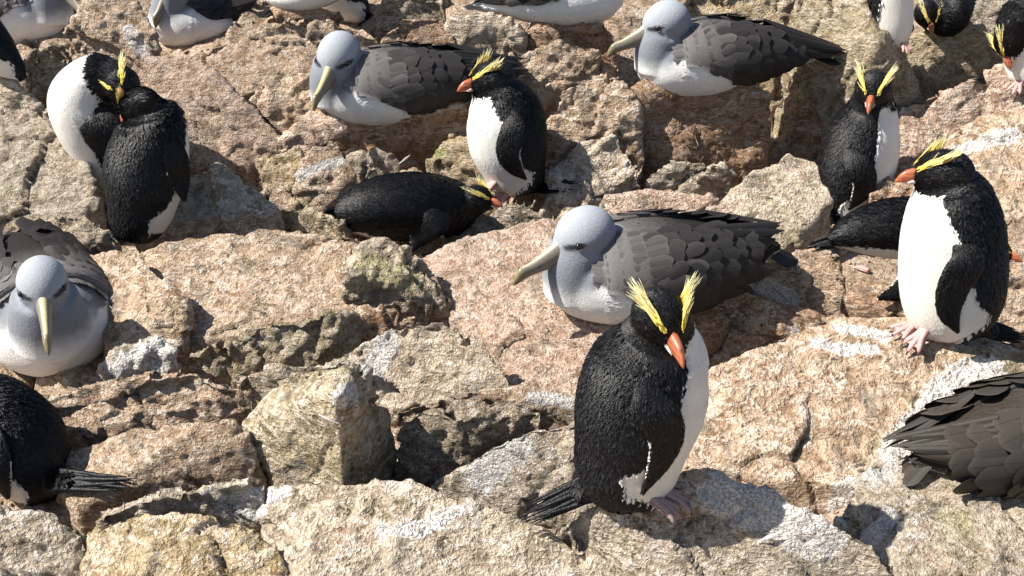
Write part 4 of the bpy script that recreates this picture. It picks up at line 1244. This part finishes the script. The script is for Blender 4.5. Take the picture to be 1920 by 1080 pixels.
# ------------------------------------------------------------------ the flock
PENGUINS = [
 dict(label='large front penguin standing with its head bowed towards the camera, two raised crests', foot=(1232, 948), dy0=40, voxel=0.005, nf=42000,
      spine=[(1150,930,0,44,50),(1160,908,0,66,74),(1173,884,0,84,94),(1186,830,0,94,104),(1201,769,0,102,116),(1214,708,0,100,113),(1232,660,0,86,94),(1242,618,0,60,66)],
      front=(0.97, 0.18, 0), head=(1239,594,-12,52), look=scr(.36,.62,.70), bill=1.3, ncrest=130, lift=.85, clen=1.0, throat=1.02,
      white=((0,20),(.13,40),(.19,106),(.33,118),(.42,92),(.5,78),(.6,72),(.85,74),(1,70)),
      flip=[([(1212,705,-84),(1224,770,-108),(1250,815,-96),(1238,866,-84),(1204,926,-72)], [50,80,62,46,20], (0.15,-1,0.1))],
      feet=[(1224,948,-18,(0.36,0.25,0.24)),(1248,934,-5,(0.36,0.25,0.24))], tail=((1098,918,6),(970,976,-16),50)),
 dict(label='tall penguin at the right edge standing in profile facing left, pink feet on the slab', foot=(1740, 632), dy0=20, nf=30000, voxel=0.0052,
      spine=[(1792,622,0,38,42),(1789,598,0,66,76),(1786,560,0,82,92),(1785,500,0,86,96),(1784,430,0,80,90),(1780,375,0,66,74),(1774,340,0,50,54)],
      front=(-0.95, -0.24, 0), head=(1770,324,0,45), look=scr(-.95,-.02,.25), throat=1.0, lift=.9, clen=.85, ncrest=90,
      white=((0,50),(.09,70),(.16,108),(.26,108),(.36,88),(.55,76),(.8,66),(.9,58),(1,48)),
      flip=[([(1800,455,-72),(1812,490,-92),(1788,540,-92),(1780,585,-84),(1795,622,-74)], [44,66,60,48,22], (0.1,-1,0.05))],
      feet=[(1712,618,205),(1735,628,215)], tail=((1850,622,10),(1925,636,0),44)),
 dict(label='penguin at the upper right standing with its face and two crests to the camera', foot=(1590, 420), dy0=25, nf=22000,
      spine=[(1562,420,0,26,30),(1570,400,0,46,52),(1586,365,0,54,60),(1606,310,0,62,70),(1620,255,0,58,65),(1632,215,0,46,50),(1637,190,0,35,37)],
      front=(0.98, -0.12, 0), head=(1637,166,-8,34), look=scr(-.10,.46,.88), bill=1.2, ncrest=90, lift=.8, throat=1.0,
      white=((0,40),(.09,60),(.16,104),(.27,108),(.37,84),(.55,74),(.75,76),(.9,82),(1,80)),
      flip=[([(1590,278,-50),(1608,310,-64),(1622,340,-60),(1612,368,-52),(1592,392,-46)], [34,46,42,34,16], (0,-1,0.1))],
      feet=[(1600,418,-60),(1618,408,-30)], tail=((1528,392,4),(1446,384,0),34)),
 dict(label='penguin standing in profile facing left beside the albatross with the turned head', foot=(942, 362), dy0=20, nf=22000,
      spine=[(970,356,0,28,32),(968,338,0,46,53),(963,315,0,54,60),(953,270,0,64,73),(945,220,0,62,71),(934,185,0,50,56),(926,165,0,40,42)],
      front=(-0.91, -0.41, 0), head=(924,150,0,37), look=scr(-.96,.12,.28), throat=1.0, lift=.9, ncrest=80,
      white=((0,50),(.09,70),(.16,106),(.26,106),(.36,86),(.55,76),(.75,68),(.88,60),(1,50)),
      flip=[([(960,205,-54),(962,245,-68),(952,285,-68),(965,315,-60),(985,335,-52)], [30,44,42,34,16], (0,-1,0.1))],
      feet=[(928,352,215),(950,366,230)], tail=((1010,345,8),(1078,352,0),32)),
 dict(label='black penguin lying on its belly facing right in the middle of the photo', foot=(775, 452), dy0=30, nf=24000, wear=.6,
      spine=[(628,404,14,12,10),(655,400,12,40,36),(710,392,6,64,58),(775,388,0,70,63),(835,388,-2,60,55),(875,383,-4,40,38)],
      front=(0.0, -0.45, -1.0), head=(893,374,-8,29), look=scr(.90,.08,.42), throat=.85, lift=.9, crests=(-1,1), ncrest=70, up=scr(-.05,-.9,.45),
      white=((0,20),(.15,36),(.3,44),(.42,22),(.6,12),(.8,40),(1,30)),
      flip=[([(838,398,-42),(815,415,-58),(790,440,-66),(775,468,-70)], [44,54,44,18], (0.1,-1,0.55))],
      tail=((645,402,12),(602,408,14),30)),
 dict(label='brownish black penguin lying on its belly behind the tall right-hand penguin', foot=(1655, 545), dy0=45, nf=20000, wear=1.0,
      spine=[(1560,450,12,14,12),(1600,438,10,42,36),(1665,430,4,60,54),(1740,432,0,64,56),(1810,448,0,48,46),(1845,462,0,36,34)],
      front=(0.0, -0.62, -1.0), head=(1862,474,0,29), look=scr(.93,.15,.2), throat=.85,
      white=((0,30),(.2,46),(.45,44),(.6,24),(.8,24),(1,20)),
      flip=[([(1745,470,-52),(1725,510,-62),(1695,542,-66),(1648,560,-66)], [44,52,44,20], (0,-1,0.6))],
      feet=[(1622,512,120)], tail=((1570,448,8),(1512,464,6),26)),
 dict(label='penguin of the left pair seen from behind, black back towards the camera', foot=(268, 448), dy0=25, nf=24000,
      spine=[(258,436,0,38,38),(260,416,0,53,51),(266,385,0,64,60),(274,320,0,76,72),(286,260,0,66,64),(285,228,0,56,54),(276,208,0,44,44)],
      front=(0.80, 0.60, 0), head=(262,198,-4,36), look=scr(-.55,.30,-.75), crests=(-1,), throat=.9, lift=.4, clen=.8,
      white=((0,20),(.09,40),(.15,96),(.28,104),(.38,80),(.5,72),(.75,66),(.88,46),(1,20)),
      flip=[([(318,262,-30),(330,300,-36),(338,340,-34),(346,376,-26)], [34,44,40,18], (0.6,-0.8,0.1))],
      tail=((232,440,-6),(205,452,-14),26)),
 dict(label='penguin of the left pair with a white breast, bending its head over to the right', foot=(215, 335), dy0=-45, nf=22000,
      spine=[(218,345,10,28,30),(205,318,8,40,42),(190,285,4,50,52),(170,232,0,60,64),(161,185,0,60,66),(178,150,-6,46,48),(208,142,-12,34,36)],
      front=(-0.76, -0.62, 0.15), head=(228,158,-24,34), look=scr(-.05,.32,.95), up=scr(-.60,-.70,.3), lift=.8, throat=.93, bill=.8, ncrest=80,
      white=((0,60),(.2,62),(.4,62),(.6,72),(.8,84),(1,80)),
      flip=[([(190,198,-60),(188,235,-66),(192,268,-62),(206,302,-52)], [54,74,58,22], (0.1,-1,0.1))], tail=((235,335,14),(262,352,14),22)),
 dict(label='black penguin cut by the left edge at the lower left, tail fanned to the right', foot=(60, 955), dy0=60, nf=34000, voxel=0.0052,
      spine=[(112,915,0,28,32),(86,898,0,56,60),(54,866,0,76,80),(18,822,0,86,90),(-25,778,0,76,80),(-60,750,0,58,60)],
      front=(-0.95, -0.10, -.3), head=(-95,732,0,46), look=scr(-.9,.2,.3), throat=.95,
      white=((0,30),(.15,50),(.25,92),(.42,96),(.52,66),(.7,60),(1,40)),
      flip=[([(-25,790,-78),(-16,840,-92),(-8,885,-92),(14,932,-80)], [40,56,50,22], (0.1,-1,0.1))],
      tail=((118,900,-75),(256,908,-115),34)),
 dict(label='preening penguin cut by the right edge, head bent down with yellow brow stripe', foot=(1905, 148), dy0=15, nf=14000,
      spine=[(1925,152,0,24,26),(1925,135,0,38,40),(1928,100,0,44,46),(1922,60,0,42,44),(1908,35,-4,34,36),(1897,38,-8,28,30)],
      front=(-0.80, -0.60, 0), head=(1893,72,-14,30), look=scr(-.15,.97,.2), up=scr(-.95,-.1,.3), throat=.8, lift=.3, clen=.8,
      feet=[(1912,158,230)], tail=((1880,140,10),(1822,152,4),20)),
 dict(label='penguin at the top right whose white belly is cut by the top edge', foot=(1682, 82), dy0=15, nf=9000,
      spine=[(1680,84,0,20,20),(1676,60,0,32,34),(1672,20,0,38,40),(1668,-40,0,38,40),(1666,-85,0,28,30)],
      front=(0.45, -0.90, 0), head=(1668,-108,0,22), look=scr(.3,.2,.9), feet=[(1690,86,-70)], throat=.9),
 dict(label='dark penguin crouching at the top right with its orange bill pointing down', foot=(1768, 66), dy0=20, nf=12000,
      spine=[(1818,8,12,12,10),(1800,16,8,30,28),(1775,26,0,42,40),(1750,28,-4,36,34)],
      front=(-0.35, -0.35, -1.0), head=(1738,26,-14,24), look=scr(.28,.75,.6), throat=.4, white=((0,10),(1,10)), tail=((1810,10,8),(1832,0,10),18)),
 dict(label='black penguin cut by the top edge, its frayed tail hanging over the orange-tan slab', foot=(650, 42), dy0=15, nf=12000,
      spine=[(688,38,0,12,12),(672,24,0,26,26),(650,2,0,40,40),(625,-35,0,46,46),(605,-75,0,40,40)],
      front=(-0.85, -0.45, 0), head=(596,-112,0,26), look=scr(-.9,.1,.3), throat=.95, tail=((684,34,-4),(716,60,-10),26)),
 dict(label='dark penguin back at the left edge below the upper left corner albatross', foot=(20, 150), dy0=15, nf=10000,
      spine=[(40,146,0,10,10),(22,128,0,24,24),(-8,100,0,38,38),(-40,60,0,42,42),(-60,20,0,34,34)],
      front=(-0.90, -0.30, 0), head=(-70,-10,0,26), look=scr(-.9,.1,.3), throat=.9),
 dict(label='penguin at the top edge lying with its cream belly towards the camera', foot=(550, 24), dy0=18, nf=8000,
      spine=[(500,-6,4,10,10),(530,-2,2,22,20),(570,-6,0,30,26),(610,-22,0,30,28),(635,-42,0,24,24)],
      front=(0, -0.75, -0.8), head=(650,-58,0,22), look=scr(.9,0,.2), throat=.9),
]
ALBATROSSES = [
 dict(label='central albatross facing left, grey head raised in front of its dark folded wings', foot=(1160, 602), dy0=66, R=100,
      spine=[(1455,464,70,12,12),(1400,470,52,48,36),(1320,486,26,86,70),(1230,502,0,104,94),(1140,514,-14,100,92),(1072,522,-24,72,70),(1032,522,-30,28,32)],
      neck=[(1080,545,-30,60),(1078,500,-36,58),(1090,455,-38,53)], head=(1097,440,-40,55), look=scr(-.86,.42,.30),
      tailtip=(1506,496,56), wingtip=(1474,432,66), wedge=104),
 dict(label='albatross left of the upper central penguin, head turned and bill hanging towards the camera', foot=(725, 234), dy0=50, R=76,
      spine=[(955,132,58,10,10),(900,142,44,38,28),(830,150,20,64,54),(750,160,0,76,70),(680,167,-10,72,67),(625,170,-15,52,52),(598,170,-18,22,24)],
      neck=[(628,190,-20,44),(628,150,-26,46),(634,118,-30,44)], head=(636,104,-34,45), look=scr(-.40,.62,.68), ridge=(.60,.50,.22),
      tailtip=(1000,132,52), wingtip=(990,122,52), wedge=102),
 dict(label='upper right albatross in profile facing left on the tall mud nest', foot=(1310, 180), dy0=50, R=76,
      spine=[(1540,102,40,10,10),(1480,100,30,38,27),(1410,100,15,66,52),(1340,107,0,76,69),(1270,117,-10,70,63),(1225,121,-14,50,48),(1200,119,-16,20,22)],
      neck=[(1236,128,-18,46),(1235,90,-20,44),(1245,60,-22,42)], head=(1250,43,-24,43), look=scr(-.93,.30,.2),
      tailtip=(1590,118,24), wingtip=(1606,104,24), wedge=100),
 dict(label='albatross at the left edge staring straight at the camera, bill pointing down', foot=(105, 706), dy0=100, R=112,
      spine=[(22,452,262,26,22),(38,498,180,92,68),(66,556,80,120,96),(94,602,0,120,102),(102,630,-58,92,80),(104,642,-92,40,42)],
      neck=[(98,628,-70,72),(88,585,-86,64),(82,552,-94,55)], head=(80,532,-98,50), look=scr(.03,.64,.77), bill=2.15, ridge=(.66,.56,.30),
      notail=True, tailtip=(16,462,310), wingtip=(22,476,270), wedge=96),
 dict(label='albatross in the upper left corner with a clean white breast facing right', foot=(60, 88), dy0=45, R=66,
      spine=[(-95,30,22,26,22),(-30,20,10,60,55),(40,22,0,68,63),(95,26,-10,48,50),(122,24,-12,20,22)],
      neck=[(92,34,-14,45),(92,0,-15,40),(95,-30,-15,37)], head=(98,-48,-16,36), look=scr(.55,.58,.6),
      tailtip=(-150,30,30), wingtip=(-150,20,30), wedge=84, bare=()),
 dict(label='white-bodied albatross at the top left with its bill hanging in front of its breast', foot=(345, 86), dy0=36, R=50,
      spine=[(488,32,28,10,10),(452,37,20,22,20),(400,41,10,42,40),(345,41,0,52,48),(305,46,-8,37,38),(288,46,-10,16,18)],
      neck=[(316,48,-10,40),(322,5,-12,34),(330,-25,-14,33)], head=(332,-46,-15,36), look=scr(-.5,.84,.15),
      tailtip=(520,15,30), wingtip=(500,-8,30), wedge=42, bare=()),
 dict(label='albatross cut by the top edge showing its white belly and a tail pointing left', foot=(1060, 54), dy0=46, R=58,
      spine=[(892,10,10,10,9),(940,6,6,28,22),(1010,0,0,52,45),(1080,-8,0,62,58),(1140,-15,-5,50,48),(1168,-16,-5,22,24)],
      neck=[(1145,-25,-6,46),(1150,-60,-6,42),(1160,-90,-6,38)], head=(1165,-105,-6,38), look=scr(.92,.25,.2),
      tailtip=(862,14,12), wingtip=(866,2,12), wedge=58, bare=()),
 dict(label='albatross cut by the right edge at the bottom, feathered back and tail in view', foot=(1880, 932), dy0=74, R=100,
      spine=[(1716,862,-8,14,12),(1770,850,0,48,38),(1840,834,10,88,72),(1930,818,20,110,96),(2020,808,30,102,94),(2090,802,35,62,62),(2122,802,35,25,26)],
      neck=[(2085,790,35,62),(2090,740,35,56),(2100,700,36,52)], head=(2105,680,36,52), look=scr(.9,.3,0),
      tailtip=(1668,905,-8), wingtip=(1640,846,4), wedge=112, fs=1.5, rows=9, dark=(0.042,0.034,0.028)),
]
for s in PENGUINS: plan_penguin(s)
for s in ALBATROSSES: plan_albatross(s)
_made = remeshed([j[1] for j in JOBS], [j[2] for j in JOBS], [j[3] for j in JOBS])
for (s, _m, _v, _k), me in zip(JOBS, _made):
    if 'neck' in s: finish_albatross(s, me)
    else: finish_penguin(s, me)
# ------------------------------------------------------------------ small things: gravel in the cracks, shed feathers, straw on the nests
_rg = np.random.default_rng(21)
def pebble(c, s):
    th = _rg.random(3) * 6
    a, f = ball(np.zeros(3), np.eye(3), 4, 6)
    a = a * (1 + 0.30 * np.sin(a[:, [0]] * 5 + th[0]) * np.cos(a[:, [1]] * 4 + th[1]))
    M = np.array(Matrix.Rotation(th[2], 3, 'Z') @ Matrix.Rotation(th[0], 3, 'X'))
    return (a * (np.array([1, .75, .55]) * s)) @ M.T + c, f
gr = []
for i in range(2600):
    if len(gr) > 520: break
    px, py = _rg.random() * 1960 - 20, _rg.random() * 1080
    ok, loc, nor, idx_, ob, mt = scene.ray_cast(bpy.context.evaluated_depsgraph_get(), Vector(CAM), Vector(ray(px, py)))
    if not ok or nor.z < 0.55: continue
    low = ob.name.startswith('ground')
    if not low or ob.name.startswith(('body', 'wing', 'contour', 'flipper')): continue
    s = 0.006 + 0.016 * _rg.random() ** 3
    gr.append(pebble(np.array(loc) + np.array([0, 0, s * 0.3]), s))
if gr:
    v, f = join(gr)
    o = add_mesh('loose_gravel', v, f, ROCK)
    o.color = (*TONES['tan'], 0.6)
    set_props(o, 'small loose stones lying in the cracks between the rocks', None, None, 'stuff')
def shed_feather(px, py, ang, ln, col, label):
    h, n_ = surface_hit(px, py)
    d = np.array([math.cos(ang), math.sin(ang) * 0.6, 0.35]); d = unit(d - (d @ n_) * n_ + n_ * 0.12)
    x = unit(np.cross(d, n_)); z = np.cross(x, d)
    kk = np.linspace(0, 1, 10)
    path = h + n_ * 0.006 + np.outer(kk * ln, d) + np.outer(np.sin(kk * 3) * ln * 0.06, z)
    root = empty('shed_feather', h); set_props(root, label, 'feather', 'shed feathers on the rocks')
    q = strip_loft(path, x, 0.0012, 0.0012, 5)
    o = add_mesh('quill', q[0] - h, q[1], CRESTM, cols=np.tile([.75, .72, .66], (len(q[0]), 1))); o.parent = root
    v = strip_loft(path[2:], x, ln * 0.10, 0.0006, 6, lambda k: np.sin(np.pi * np.clip(0.12 + 0.85 * k, 0, 1)))
    o = add_mesh('vane', v[0] - h, v[1], CRESTM, cols=np.tile(col, (len(v[0]), 1))); o.parent = root
shed_feather(748, 306, 1.2, 0.055, (.40, .36, .31), 'small dull shed feather lying between the stones below the turned albatross')
shed_feather(640, 792, 2.2, 0.05, (.7, .68, .64), 'small white shed feather on the prominent brown boulder')
shed_feather(1420, 1015, 0.4, 0.05, (.7, .68, .64), 'small white shed feather in the shadow of the front penguin')
# dry straw worked into each nest
for o in rock_objs:
    if not o.name.startswith('mud_nest'): continue
    co = get_co(o.data).astype(float); no = get_no(o.data).astype(float)
    ix = _rg.integers(0, len(co), 700); parts = []
    V = []; Fc = []; C = []
    for j, i in enumerate(ix):
        p, n_ = co[i], no[i]
        if n_[2] < -0.2: continue
        d = _rg.normal(size=3) + np.array([.4, 0, -.5]); d = unit(d - (d @ n_) * n_ * 0.8)
        ln = 0.015 + 0.03 * _rg.random(); w = np.cross(d, n_); w = w / (np.linalg.norm(w) + 1e-9) * 0.0011
        b = len(V)
        V += [p - w, p + w, p + d * ln * .6 + n_ * .004 + w * .7, p + d * ln + n_ * .001, p + d * ln * .6 + n_ * .004 - w * .7]
        Fc.append((b, b + 1, b + 2, b + 3, b + 4)); cc = np.array([.42, .29, .18]) * (0.5 + 0.9 * _rg.random()); C += [cc] * 5
    st = add_mesh('straw', V, Fc, CRESTM, cols=np.array(C), smooth=False); st.parent = o; set_props(st, kind='stuff')
